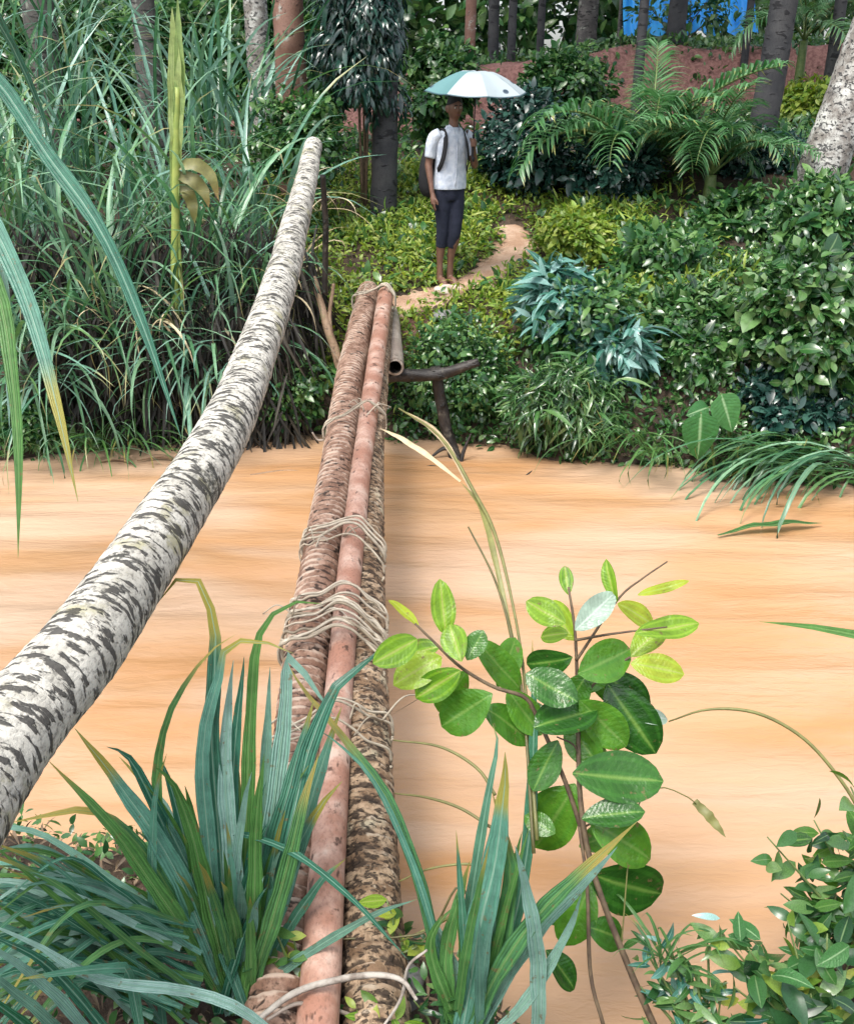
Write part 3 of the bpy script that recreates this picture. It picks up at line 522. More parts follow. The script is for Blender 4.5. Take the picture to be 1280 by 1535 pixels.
def taro(label, leaves, Y, base):
    b = at_y(*base, Y); b[2] = max(.02, gz(b[0], Y)); t = thing('taro_plant', label, 'taro plant', b); o = np.array(b)
    tp = leaf_tpl(.8, 8, .06, .15, 7, .62)
    for (px, py), (qx, qy), w in leaves:
        A = at_y(px, py, Y - .15); B = at_y(qx, qy, Y - .2); L = np.linalg.norm(B - A)
        lf = scatter('leaf', (A - o)[None], (B - A)[None], np.array([[.1, -.9, .5]]), [L], tp, M['taro'], t, None); tube_obj('stalk', [(0, 0, 0), (A - o) * .5 + np.array([0, 0, .1]), A - o], [.010, .008, .006], M['stem_green'], t, n=10, seg=6)
taro('taro plant with round ribbed leaf nearest the water', [((1050, 618), (1048, 690), 60)], 6.35, (1075, 690))
taro('taro plant with a paler round leaf hanging behind the lower one', [((1080, 590), (1100, 648), 50), ((1062, 610), (1030, 622), 30)], 6.5, (1095, 690))
# leafy ground cover on the slope round the person
def cover(name, label, n, xr, yr, leaf, mat, dens, tpl='oval'):
    x = RNG.uniform(*xr, n * 3); y = RNG.uniform(*yr, n * 3); f = np.sin(x * 3.3 + 1) + np.sin(y * 4.1) + np.sin((x + y) * 7.3) * .7 + RNG.normal(0, .6, n * 3)
    k = (f > dens) & (y > far_shore(x) + (-.10 if name == 'bank_undergrowth' else .03))
    if name == 'bank_undergrowth': k &= ~((np.abs(x - .15) < 1.0) & (y > 7.7)); k &= ~((x > -2.8) & (x < -1.1) & (y > far_shore(x) + .08) & (RNG.random(n * 3) < .85))
    for p in np.array(pp): pass
    PX = catmull(np.array([(a, b, 0) for a, b in pp]), 40); d = np.min(np.hypot(x[:, None] - PX[None, :, 0], y[:, None] - PX[None, :, 1]), 1); k &= d > .10 + RNG.uniform(0, .12, n * 3)
    x, y = x[k][:n], y[k][:n]; m = len(x); pos = np.stack([x, y, np.maximum(ground_z(x, y), .01) + RNG.random(m) ** 1.5 * .13], 1)
    tag(scatter(name, pos, nrm(unit(m) + [0, 0, .5]), nrm(unit(m) * .7 + [0, -.2, 1]), leaf * RNG.uniform(.5, 1.4, m), TPL[tpl], M[mat]), label, 'ground cover', kind='stuff')
cover('ground_cover', 'lime green leafy ground cover round the standing person', 22000, (-1.3, 2.0), (7.5, 11.2), .05, 'leaf_lime', -1.6)
cover('grass', 'green grass blades among the ground cover of the slope', 4500, (-1.6, 2.6), (7.2, 11.5), .11, 'leaf_lime', -.6, 'narrow')
cover('bank_undergrowth', 'leafy low growth covering the slope of the far bank down to the water', 26000, (-4.5, 4.5), (6.1, 8.6), .06, 'leaf_glossy', -1.2)
cover('undergrowth', 'dim undergrowth on the forest floor beyond the slope', 20000, (-7, 7), (8.2, 16.5), .10, 'leaf_mid', -.8)

# ------------------------------------------------------------------ the log bridge and its rail
def log_thing(name, label, P, R, mat, n=400, seg=36, radfun=None, cat='log', rough=0., capmat=None):
    P = np.array(P, float); t = thing(name, label, cat, P[0]); tube_obj('trunk', P - P[0], R, M[mat], t, n=n, seg=seg, radfun=radfun, rough=rough); return t
def white_rf(s, a):
    r = 1 + .03 * np.sin(s * 1.9 + a * 2) * np.sin(s * 5.3 - a) + .05 * np.exp(-((s - 2.1) / .06) ** 2) * np.maximum(0, np.sin(a + 1)) + .06 * np.exp(-((s - 3.4) / .05) ** 2) * np.maximum(0, np.sin(a + 2.5)) + .012 * np.sin(a * 3 + s * 2.1) + .02 * np.sin(s * 3.7 + a) + .010 * np.sin(s * 11 + 2 * a)
    return r + .012 * np.exp(-(((s / .13 + .12 * np.sin(a + s)) % 1) - .5) ** 2 / .012)
rail = [at_d(-230, 1480, 1.25), at_d(0, 1117, 1.71), at_d(135, 955, 2.02), at_d(245, 790, 2.5), at_d(335, 645, 3.05), at_d(402, 480, 4.0), at_d(447, 320, 5.5), at_d(470, 218, 6.86)]
log_thing('palm_trunk_rail', 'pale lichen covered palm trunk laid slanting as a handrail', rail, [.086, .082, .080, .077, .076, .075, .072, .066, .060], 'bark_white', 700, 44, white_rf, rough=.008)
def span(pts, z0, z1):   # points of a straight-ish log running from height z0 (near bank) to z1 (far bank)
    out = []
    for px, py in pts:
        d = ray(px, py); k = (z1 - z0) / 6.2; Y = (CAM[2] - z0 + 1.7 * k) / (k - d[2] / d[1]); out.append(CAM + d * (Y / d[1]))
    return out
lz = lambda s, a: 1 + .02 * np.sin(a * 2 + s * 3) + .02 * np.sin(s * 7 + a)
def steps(sp, amp, seed):
    return lambda s, a: 1 + amp * ((s / sp + .10 * np.sin(a + seed) + .05 * np.sin(3 * a + s * 5)) % 1) + .02 * np.sin(a * 3 + s * 6)
log_thing('bridge_log', 'brown ringed palm log with scaly scars, leftmost of the bridge', LOGL := span([(395, 1760), (415, 1535), (428, 1400), (445, 1150), (467, 950), (490, 800), (510, 680), (526, 560), (552, 436)], .42, .86), [.075, .08, .085, .083, .078], 'bark_ringed', 900, 40, steps(.046, .13, 1), rough=.012)
log_thing('bridge_log', 'smooth pinkish log on top of the bridge middle', LOGP := span([(462, 1780), (474, 1560), (482, 1450), (494, 1250), (508, 1040), (524, 860), (543, 690), (561, 560), (578, 440)], .50, .95), [.048, .048, .050, .056, .062], 'bark_pink', 300, 32, lz)
log_thing('bridge_log', 'mottled brown rough log sagging low on the bridge right', LOGR := span([(566, 1700), (560, 1480), (553, 1300), (546, 1100), (545, 940), (549, 800), (556, 650), (576, 470)], .42, .84), [.078, .08, .075, .07, .066], 'bark_mottled', 800, 40, steps(.060, .10, 3), rough=.022)
def hollow_log():
    A = at_y(592, 550, 6.7); B = at_y(587, 450, 8.1); B[2] = gz(B[0], B[1]) + .05; t = thing('hollow_log', 'short grey hollow log with dark open end beside the bridge', 'log', A); d = B - A
    tube_obj('shell', [(0, 0, 0), d * .5 + np.array([0, 0, .02]), d], [.062, .06, .058], M['bamboo_grey'], t, n=60, seg=24, cap=False, radfun=lz)
    tube_obj('bore', [(0, 0, 0), d], [.046, .046], M['wood_wet'], t, n=10, seg=24, cap=False)
    X = nrm(np.cross(d, [0, 0, 1])); Z = nrm(np.cross(X, d)); a = np.linspace(0, 6.2832, 24, endpoint=False); R = lambda r: (X[None] * np.cos(a)[:, None] + Z[None] * np.sin(a)[:, None]) * r
    obj('rim', mesh_np('rim', np.vstack([R(.0615), R(.045) - d[None] * .003]), grid_faces(2, 24, True)), M['root_pale'], t)
    e = A * 0 + d * .9; tube_obj('plug', [e, d], [.05, .05], M['wood_wet'], t, n=3, seg=24)
hollow_log()
wob = lambda s, a: 1 + .10 * np.sin(s * 9 + a) + .07 * np.sin(s * 23 + 3 * a)
def stick(name, label, pts, Ys, R, mat, cat, n=60, seg=14, rf=wob):
    if not hasattr(Ys, '__len__'): Ys = [Ys] * len(pts)
    return log_thing(name, label, [at_y(*p, y) for p, y in zip(pts, Ys)], R, mat, n, seg, rf, cat)
stick('crossbeam', 'black wet crossbeam under the hollow log', [(560, 572), (600, 562), (660, 560), (718, 543)], 6.78, [.042, .045, .042, .028], 'wood_wet', 'beam')
stick('support_post', 'dark mossy post holding the crossbeam above the water', [(652, 550), (660, 600), (672, 650), (694, 725)], [6.86, 6.86, 6.84, 6.75], [.038, .042, .042, .05], 'wood_wet', 'post')
stick('prop_branch', 'brown forked branch propped against the bridge logs', [(470, 415), (488, 480), (512, 560), (520, 640)], [7.7, 7.5, 7.35, 7.3], [.022, .03, .038, .04], 'wood_tan', 'branch')
stick('prop_branch', 'thinner brown branch leaning over the forked one', [(500, 425), (494, 480), (505, 545)], [7.6, 7.5, 7.38], [.012, .016, .022], 'wood_tan', 'branch')
stick('rail_post', 'dark slim post under the top end of the pale rail', [(487, 440), (488, 350), (484, 262)], [7.45, 7.4, 7.32], [.022, .022, .02], 'wood_wet', 'post')
p0 = at_d(-200, 1430, 1.3); log_thing('rail_post', 'post carrying the near end of the pale rail outside the picture edge', [(p0[0], p0[1], gz(p0[0], p0[1]) - .1), (p0[0], p0[1] - .01, p0[2] - .06)], [.04, .035], 'wood_tan', 30, 12, wob, 'post')
stick('drift_branch', 'dark tangled branch lying in the water at the post foot', [(655, 712), (690, 702), (712, 692), (730, 690)], [6.7, 6.72, 6.76, 6.8], [.012, .03, .022, .008], 'wood_wet', 'branch')
stick('drift_branch', 'thin dark twig crossing from bridge to the post foot', [(540, 720), (575, 705), (620, 690), (660, 712)], [6.3, 6.6, 6.75, 6.7], [.006, .008, .008, .005], 'wood_wet', 'branch', 30, 8)
stick('drift_branch', 'thin branch floating between pale rail and bridge', [(375, 712), (430, 706), (480, 712), (555, 716)], [6.42, 6.5, 6.44, 6.4], [.006, .012, .012, .005], 'wood_tan', 'branch', 40, 8)
for lab, q, yy in (('dark forked driftwood lodged against the post foot', [(640, 690), (668, 672), (690, 690), (706, 712)], [6.75, 6.8, 6.74, 6.62]), ('low snag of dark twigs left of the post foot', [(612, 712), (650, 700), (676, 716)], [6.55, 6.62, 6.5]), ('thin black twig standing out of the driftwood', [(690, 706), (694, 680), (706, 650)], [6.68, 6.72, 6.75]), ('reddish stick afloat below the dark bank hollow', [(205, 690), (240, 684), (290, 690)], [6.68, 6.74, 6.66]), ('short reddish stick afloat near the pale rail', [(150, 692), (176, 688), (200, 694)], [6.66, 6.7, 6.62])):
    stick('drift_branch', lab, q, yy, [.006, .016, .012, .005], 'wood_wet' if 'reddish' not in lab else 'wood_tan', 'branch', 30, 8)
stick('drift_twig', 'tiny dark twig floating alone right of the post', [(782, 717), (790, 712), (797, 706)], [6.38, 6.43, 6.5], [.004, .008, .004], 'wood_wet', 'twig', 12, 8)
stick('root', 'curled pale root hooking out of the brown ringed log', [(468, 648), (478, 660), (495, 655), (515, 636), (545, 622)], [6.2, 6.2, 6.15, 6.1, 6.15], [.006, .009, .010, .009, .006], 'root_pale' if False else 'bamboo_grey', 'root', 40, 8)
# lashings of split vine round the logs
def lashing(label, py, turns, r=.006, slant=.10, x0=-.50, x1=-.16, lift=.0, seed=1):
    """turns of split vine wound round the three logs at one place along the bridge"""
    rs = random.Random(seed); c = span([(515, py)], .46, .90)[0]; t = thing('vine_lashing', label, 'lashing', c); o = np.array(c)
    xa, xb = bridge_x(c[1]); hw = (xb - xa) / 2 + .012; cx = (xa + xb) / 2 - c[0]; pk = np.interp(c[1], PINK_[:, 1], PINK_[:, 0]) - c[0]
    for k in range(turns):
        y0 = rs.gauss(0, .022 * turns ** .6); sl_ = slant + rs.gauss(0, .05); P = []
        for i in range(25):
            a = 2 * math.pi * i / 24 * .98; q = abs(math.cos(a)) ** .75 * math.copysign(1, math.cos(a)); zz = math.sin(a); P.append((cx + hw * q, y0 - sl_ * q * .5 + rs.gauss(0, .004), ((.083 * zz ** .6 if zz > 0 else .10 * zz) + (.075 * math.exp(-((cx + hw * q - pk) / .085) ** 2) if zz > 0 else 0)) + lift + rs.gauss(0, .004)))
        tube_obj('strand', P, [r, r * rs.uniform(.7, 1.3), r], M['fibre'], t, n=90, seg=6, radfun=wob)
    for k in range(4):
        a = np.array([rs.uniform(cx - hw, cx + hw), rs.gauss(0, .04), .09]); b = a + np.array([rs.uniform(-.14, .14), rs.uniform(-.15, .1), rs.uniform(-.02, .06)]); tube_obj('loose_end', [a, (a + b) / 2 + np.array([0, 0, .04]), b], [.004, .003, .002], M['fibre'], t, n=10, seg=5)
BR = [np.array(p) for p in (LOGL, LOGR)]; PINK_ = np.array(LOGP)
def bridge_x(y): return np.interp(y, BR[0][:, 1], BR[0][:, 0]) - .085, np.interp(y, BR[1][:, 1], BR[1][:, 0]) + .075
lashing('pale vine lashing high on the bridge above the leaf clumps', 838, 5, .005, .16, seed=2)
lashing('thick band of many vine turns tied round the three logs', 958, 13, .005, .10, seed=3)
lashing('loose pale vine strip crossing the bridge by the long green blades', 1120, 3, .0045, -.14, seed=4)
lashing('thin pale vine round the far third of the bridge', 640, 3, .0045, -.1, seed=5)
lashing('knotted vine tie where the logs meet the far bank', 455, 5, .006, .1, seed=6)
def boulder(name, label, px, py, Y, s, mat, cat='stone'):
    p = at_y(px, py, Y); p[2] = min(p[2], gz(p[0], p[1]) + s[2] * .35); bm = bmesh.new(); bmesh.ops.create_icosphere(bm, subdivisions=3, radius=1); sd = random.random() * 9
    for v in bm.verts:
        c = v.co; f = 1 + .16 * math.sin(c.x * 3 + sd) * math.cos(c.y * 4 + sd) + .10 * math.sin(c.z * 7 + c.x * 5 + sd); v.co = Vector((c.x * s[0] * f, c.y * s[1] * f, max(c.z, -.5) * s[2] * f))
    me = bpy.data.meshes.new(name); bm.to_mesh(me); bm.free()
    for f in me.polygons: f.use_smooth = True
    return tag(obj(name, me, M[mat], loc=tuple(p)), label, cat)
boulder('stone', 'dark grey stone at the far end of the brown ringed log', 533, 443, 7.75, (.16, .14, .08), 'stone')
boulder('stone', 'pale flat stone at the bare feet of the person', 672, 428, 8.38, (.13, .10, .05), 'stone_pale')
boulder('stone', 'dark stone in the path edge below the pale flat one', 668, 446, 8.05, (.11, .09, .05), 'stone')

# ------------------------------------------------------------------ person with umbrella
def loft(rings, seg=20):
    a = np.linspace(0, 2 * math.pi, seg, endpoint=False); V = []
    for (c, rx, ry, *k) in rings:
        c = np.array(c, float); U = np.array(k[0] if k else (1, 0, 0), float); W = np.array(k[1] if len(k) > 1 else (0, 1, 0), float)
        V.append(c[None] + U[None] * (rx * np.cos(a))[:, None] + W[None] * (ry * np.sin(a))[:, None])
    return np.vstack(V), grid_faces(len(rings), seg, True)
def limb(P, R, n=16, seg=14, flat=1.): V, Fq, C, S_ = tube(P, R, n=n, seg=seg); return V, Fq, C, S_
def add_mods(o, rem=None, sub=0, solid=0.):
    if rem: m = o.modifiers.new('r', 'REMESH'); m.mode = 'VOXEL'; m.voxel_size = rem; m.use_smooth_shade = True; s = o.modifiers.new('s', 'SMOOTH'); s.factor = .5; s.iterations = 3
    if solid: m = o.modifiers.new('t', 'SOLIDIFY'); m.thickness = solid; m.offset = 1
    if sub: m = o.modifiers.new('u', 'SUBSURF'); m.levels = m.render_levels = sub
def person():
    px = .185; Y = 8.55; z0 = gz(px, Y) + .015; t = thing('person', 'person in white shirt, navy cropped trousers and backpack holding an umbrella', 'person', (px, Y, z0)); t.rotation_euler = (0, 0, RAD(22)); t.scale = (.88, .9, 1)
    skin = plain('skin', (.12, .06, .04), .5, (.15, .078, .052), 20, .1); skin2 = skin
    cloth = plain('shirt_white', (.50, .54, .60), .8, (.36, .41, .49), 22, .9); navy = plain('trousers_navy', (.005, .008, .019), .9, (.009, .012, .026), 22, .8)
    black = plain('bag_black', (.005, .005, .006), .75, (.009, .009, .011), 18, .3); hairm = plain('hair_black', (.003, .0025, .0025), .7, (.006, .005, .0045), 60, .5)
    # body: one mesh, fused by a voxel remesh
    a = Acc(); hx = .045; lean = .03
    a.add(*loft([((0, 0, .695), .004, .004), ((0, 0, .70), .09, .07), ((0, 0, .78), .125, .09), ((.005, 0, .90), .11, .08), ((.015, .0, 1.04), .13, .09), ((.02, .005, 1.15), .14, .085), ((.025, .005, 1.205), .085, .06), ((.03, -.002, 1.235), .045, .045), ((.033, -.006, 1.32), .04, .042), ((.033, -.006, 1.325), .004, .004)]))
    for s in (-1, 1):
        ax = s * .052 - .035
        a.add(*limb([(s * .065, 0, .78), (s * .066 - .005, -.005 - .02 * (s > 0), .60), (s * .06 - .02, -.012 - .045 * (s > 0), .42), (ax, .012 - .02 * (s > 0), .25), (ax, .018, .07), (ax, .012, .03)], [.078, .07, .05, .047, .03, .033]))
        a.add(*limb([(ax, .035, .025), (ax, -.04, .032), (ax + s * .004, -.105, .018), (ax + s * .006, -.14, .014)], [.026, .034, .036, .016], 10))
        for k in range(5): a.add(*limb([(ax + s * (.006 + (2 - k) * -.012), -.11, .016), (ax + s * (.006 + (2 - k) * -.014), -.155 + .006 * k, .012)], [.011, .008], 5, 8))
    a.add(*limb([(-.115, .005, 1.175), (-.165, .01, 1.14), (-.195, .03, .97), (-.2, .02, .93), (-.195, -.04, .76), (-.19, -.05, .72)], [.05, .046, .036, .033, .024, .02]))     # hanging arm
    a.add(*limb([(.15, .005, 1.175), (.19, .0, 1.135), (.215, -.05, .98), (.212, -.08, .955), (.15, -.19, 1.06), (.13, -.225, 1.10)], [.05, .046, .036, .033, .025, .02]))        # arm raised to the shaft
    HX, HY, HZ = .115, -.262, 1.125
    a.add(*limb([(-.19, -.05, .735), (-.188, -.06, .69), (-.187, -.065, .655)], [.022, .03, .026], 8))
    for k in range(4): a.add(*limb([(-.19, -.045 - .013 * k, .665), (-.183, -.046 - .013 * k, .63), (-.170, -.046 - .013 * k, .60 + .006 * abs(k - 1))], [.010, .009, .007], 8, 8))
    a.add(*limb([(-.178, -.085, .70), (-.165, -.10, .675), (-.16, -.10, .65)], [.011, .010, .008], 8, 8))
    a.add(*limb([(.135, -.215, 1.095), (.125, -.24, 1.12), (.123, -.25, 1.15)], [.022, .03, .024], 8))
    for k in range(4):
        z = 1.105 + .016 * k; a.add(*limb([(.125, -.245, z), (.118, -.283, z + .002), (.095, -.285, z + .002), (.09, -.262, z)], [.010, .0095, .009, .007], 10, 8))
    a.add(*limb([(.118, -.232, 1.12), (.095, -.236, 1.15), (.09, -.258, 1.165)], [.011, .010, .008], 8, 8))
    # head with brow, nose, chin, ears
    hc = np.array([.036, -.016, 1.375]); u = np.linspace(0, math.pi, 22); w = np.linspace(0, 2 * math.pi, 28, endpoint=False); hv = []
    for i in u:
        for j in w:
            x, y, z = math.sin(i) * math.cos(j), math.sin(i) * math.sin(j), math.cos(i); front = max(0, -y); q = np.array([.068 * x, .082 * y, .098 * z])
            if z < 0: q[0] *= 1 + .30 * z; q[1] *= 1 + .14 * z
            q[1] += -.020 * front * math.exp(-(x / .17) ** 2 - ((z + .12) / .2) ** 2) + .007 * front * math.exp(-((abs(x) - .32) / .15) ** 2 - ((z - .05) / .12) ** 2) - .006 * front * math.exp(-(x / .3) ** 2 - ((z + .48) / .12) ** 2) - .006 * front * math.exp(-(x / .25) ** 2 - ((z + .85) / .15) ** 2)
            hv.append(hc + q)
    a.add(np.array(hv), grid_faces(22, 28, True))
    for s in (-1, 1): a.add(*limb([hc + (s * .066, .012, .02), hc + (s * .077, .018, .004), hc + (s * .066, .008, -.03)], [.009, .013, .007], 8, 8))
    b = obj('body', a.mesh('body'), skin, t); add_mods(b, .006)
    def ball(name, c, r, m, parent, sc=(1, 1, 1)):
        bm = bmesh.new(); bmesh.ops.create_uvsphere(bm, u_segments=12, v_segments=8, radius=r); bmesh.ops.scale(bm, vec=sc, verts=bm.verts); me = bpy.data.meshes.new(name); bm.to_mesh(me); bm.free(); return obj(name, me, m, parent, tuple(c))
    ew = plain('eye_white', (.6, .58, .55), .3, (.55, .5, .48), 5, 0); lip = plain('lip', (.12, .045, .04), .5, (.1, .04, .035), 9, 0)
    for s in (-1, 1):
        e = ball('eye', hc + (s * .024, -.073, .006), .010, ew, t, (1.2, .6, .7)); ball('pupil', (0, -.005, 0), .0055, hairm, e, (1, .5, 1)); ball('eyebrow', hc + (s * .024, -.078, .024), .014, hairm, t, (1.2, .4, .25))
    ball('mouth', hc + (0, -.080, -.047), .018, lip, t, (1.1, .4, .35))
    # hair cap
    hv = []; uu = np.linspace(0, 1, 10)
    for i in uu:
        for j in w:
            lim = 1.05 + .75 * max(0, math.sin(j)) + .28 * abs(math.cos(j)); th = i * lim; x, y, z = math.sin(th) * math.cos(j), math.sin(th) * math.sin(j), math.cos(th); hv.append(hc + np.array([.075 * x, .089 * y, .107 * z]) * (1 + .02 * math.sin(j * 9 + i * 7)) + (0, .004, .003))
    obj('hair', mesh_np('hair', np.array(hv), grid_faces(10, 28, True)), hairm, t)
    # shirt: torso, sleeves, collar
    a = Acc(); rr = [((-.005, 0, .765), .150, .112), ((-.003, 0, .80), .152, .112), ((.003, 0, .88), .145, .106), ((.012, 0, .98), .150, .106), ((.018, 0, 1.08), .158, .108), ((.022, .004, 1.155), .162, .098), ((.025, .004, 1.195), .135, .080), ((.028, .002, 1.222), .085, .064), ((.03, 0, 1.238), .058, .056)]
    V, Fq = loft(rr, 36); ang = np.tile(np.linspace(0, 2 * math.pi, 36, endpoint=False), 9); zf = np.clip((1.2 - V[:, 2]) / .4, 0, 1); cx = V[:, 0]; V[:, :2] += (np.stack([np.cos(ang), np.sin(ang)], 1) * (.007 * zf * np.sin(ang * 6 + V[:, 2] * 12) + .004 * zf * np.sin(ang * 11 - V[:, 2] * 25))[:, None]); a.add(V, Fq)
    sh = obj('shirt', a.mesh('shirt'), cloth, t); add_mods(sh, sub=1, solid=.004)
    for P in ([(-.10, .005, 1.178), (-.165, .01, 1.14), (-.19, .022, 1.01)], [(.145, .005, 1.178), (.19, .0, 1.135), (.212, -.032, 1.02)]): o = tube_obj('sleeve', P, [.056, .056, .053, .05], cloth, t, n=14, seg=18, cap=False, radfun=lambda s, a: 1 + .03 * np.sin(a * 4 + s * 30)); add_mods(o, solid=.003)
    for s in (-1, 1): V, Fq, C = blade([(.03 + s * .005, .055, 1.245), (.03 + s * .055, .01, 1.243), (.03 + s * .045, -.05, 1.225), (.03 + s * .02, -.088, 1.185)], .045, .1, (s * .8, -.6, .4), 10, .5, .9, .5); obj('collar', mesh_np('collar', V, Fq), cloth, t)
    tube_obj('placket', [(.024, -.104, 1.16), (.018, -.118, 1.0), (.0, -.124, .80)], .006, cloth, t, n=12, seg=6)
    # trousers
    a = Acc(); a.add(*loft([((-.004, 0, .832), .004, .004), ((-.004, 0, .83), .130, .095), ((-.005, 0, .78), .138, .104), ((-.006, 0, .72), .135, .103), ((-.008, 0, .68), .12, .095), ((-.008, 0, .677), .004, .004)], 24))
    for s in (-1, 1): a.add(*limb([(s * .062 - .004, 0, .77), (s * .062 - .008, -.003 - .02 * (s > 0), .62), (s * .055 - .02, -.01 - .045 * (s > 0), .44), (s * .050 - .033, .006 - .025 * (s > 0), .305)], [.086, .078, .058, .050], 22, 20))
    tr_ = obj('trousers', a.mesh('trousers'), navy, t); add_mods(tr_, .008)
    # backpack on the back with two straps
    a = Acc(); a.add(*loft([((-.10, .13, .69), .02, .02), ((-.10, .135, .695), .12, .08), ((-.10, .14, .78), .16, .10), ((-.085, .14, .95), .16, .10), ((-.06, .135, 1.08), .14, .09), ((-.04, .13, 1.165), .09, .06), ((-.04, .13, 1.18), .01, .01)], 20)); bp = obj('backpack', a.mesh('backpack'), black, t); add_mods(bp, sub=1)
    a = Acc(); a.add(*loft([((-.09, .255, .84), .01, .006), ((-.09, .255, .845), .085, .02), ((-.09, .262, .90), .09, .026), ((-.09, .258, .97), .085, .02), ((-.09, .255, .975), .01, .006)], 16)); obj('pocket', a.mesh('pocket'), black, bp)
    for s in (-1, 1):
        P = [(.02 + s * .075, .11, 1.15), (.022 + s * .088, .02, 1.222), (.022 + s * .096, -.075, 1.165), (.015 + s * .115, -.105, 1.05), (.008 + s * .135, -.07, .94), (.0 + s * .13, .09, .87)]
        V, Fq, C = blade(P, .042, .0, (0, 0, 1), 24, .5, .9, .5); X = catmull(P, 24); ctr = np.array([.015, .0, 0]); T = nrm(np.gradient(X, axis=0)); out = X - ctr; out[:, 2] = 0; out[:6] = [0, 0, 1]; sd = nrm(np.cross(T, nrm(out))); V = np.stack([X - sd * .02, X + sd * .02, X + sd * .02 + nrm(out) * .008, X - sd * .02 + nrm(out) * .008], 1).reshape(-1, 3); o = obj('strap', mesh_np('strap', V, grid_faces(24, 4, True)), black, bp)
    R = t.rotation_euler.to_matrix(); wp = lambda p: Vector(t.location) + R @ Vector(p)
    # umbrella
    ub = thing('umbrella', 'open pale umbrella with dark spots held over the person', 'umbrella', wp((.0924, -.2385, 1.06))); ub.rotation_euler = (RAD(5), RAD(1), RAD(10))
    m, nt, bs, N, L = newmat('umbrella_cloth'); v = N.new('ShaderNodeTexCoord').outputs['Object']; vo = N.new('ShaderNodeTexVoronoi'); vo.inputs['Scale'].default_value = 7.5; L.new(v, vo.inputs['Vector']); sp = ramp(nt, vo.outputs['Distance'], .21, .15); keep = ramp(nt, noise(nt, v, 4., 1.), .43, .49)
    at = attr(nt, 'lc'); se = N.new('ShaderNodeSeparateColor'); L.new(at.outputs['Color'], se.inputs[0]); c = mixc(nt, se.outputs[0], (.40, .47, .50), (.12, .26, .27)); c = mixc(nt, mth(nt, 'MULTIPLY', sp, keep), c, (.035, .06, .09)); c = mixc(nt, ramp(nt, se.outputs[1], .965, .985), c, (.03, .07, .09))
    L.new(c, bs.inputs['Base Color']); bs.inputs['Roughness'].default_value = .5
    tr = N.new('ShaderNodeBsdfTranslucent'); mx = N.new('ShaderNodeMixShader'); mx.inputs[0].default_value = .25; L.new(c, tr.inputs[0]); L.new(bs.outputs[0], mx.inputs[1]); L.new(tr.outputs[0], mx.inputs[2]); L.new(mx.outputs[0], N['Material Output'].inputs[0])
    R_, H_, zt = .405, .145, .585
    prof = lambda q: zt - H_ * (.12 * q * q + .88 * max(0., (q - .30) / .70) ** 1.25)
    gm = []
    for g in range(8):
        u = np.linspace(.0, 1, 14); vv = np.linspace(0, 1, 9); V = []; C = []
        for q in u:
            for f in vv:
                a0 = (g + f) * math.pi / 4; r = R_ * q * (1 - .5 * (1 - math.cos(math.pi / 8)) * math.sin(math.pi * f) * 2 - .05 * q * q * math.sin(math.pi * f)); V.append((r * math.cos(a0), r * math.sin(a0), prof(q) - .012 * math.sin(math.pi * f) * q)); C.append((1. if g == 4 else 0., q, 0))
        o = obj('canopy_panel', mesh_np('canopy_panel', np.array(V), grid_faces(14, 9), np.array(C)), m, ub)
        a0 = g * math.pi / 4; tube_obj('rib', [(R_ * q * math.cos(a0), R_ * q * math.sin(a0), prof(q) - .006) for q in (0, .3, .6, .8, 1.02)], .0025, black, ub, n=12, seg=5)
        tube_obj('stretcher', [(0, 0, zt - .20), (R_ * .5 * math.cos(a0), R_ * .5 * math.sin(a0), prof(.5) - .006)], .002, black, ub, n=3, seg=5)
    tube_obj('shaft', [(0, 0, -.02), (0, 0, zt)], .005, black, ub, n=4, seg=8); tube_obj('tip', [(0, 0, zt - .002), (0, 0, zt + .035)], [.007, .003], black, ub, n=4, seg=8); tube_obj('handle', [(0, 0, .13), (0, 0, 0), (0, -.01, -.05), (0, -.035, -.06), (0, -.05, -.035)], .010, black, ub, n=18, seg=8)
person()

# ------------------------------------------------------------------ foreground plants on the near bank
random.seed(21)
def traced(parent, pts, d0, d1, wpx, mat, fold=.3, r=None, peak=.35, w0=.7, n=18, bulge=0., hint=None, name='leaf', twist=0.):
    k = len(pts); o = np.array(parent.location); P = []
    for i, (px, py) in enumerate(pts): u = i / (k - 1); P.append(at_d(px, py, d0 + (d1 - d0) * u + bulge * math.sin(math.pi * u)) - o)
    h = nrm(CAM - (P[len(P) // 2] + o)) * .8 + np.array([0, 0, .35]) if hint is None else hint
    V, Fq, C = blade(P, wpx * (.8 if name == 'leaf' and 'blade' in mat else 1) / F * (d0 + d1) / 2, fold, h, n, random.random() if r is None else r, w0, peak, twist); me = mesh_np(name, V, Fq, C)
    return obj(name, me, M[mat], parent)
def stemtrace(parent, pts, d0, d1, R, mat, name='stem'):
    k = len(pts); o = np.array(parent.location); P = [at_d(px, py, d0 + (d1 - d0) * i / (k - 1)) - o for i, (px, py) in enumerate(pts)]
    return tube_obj(name, P, R, M[mat], parent, n=5 * k, seg=8)
def near_base(px, py, D): p = at_d(px, py, D); return p
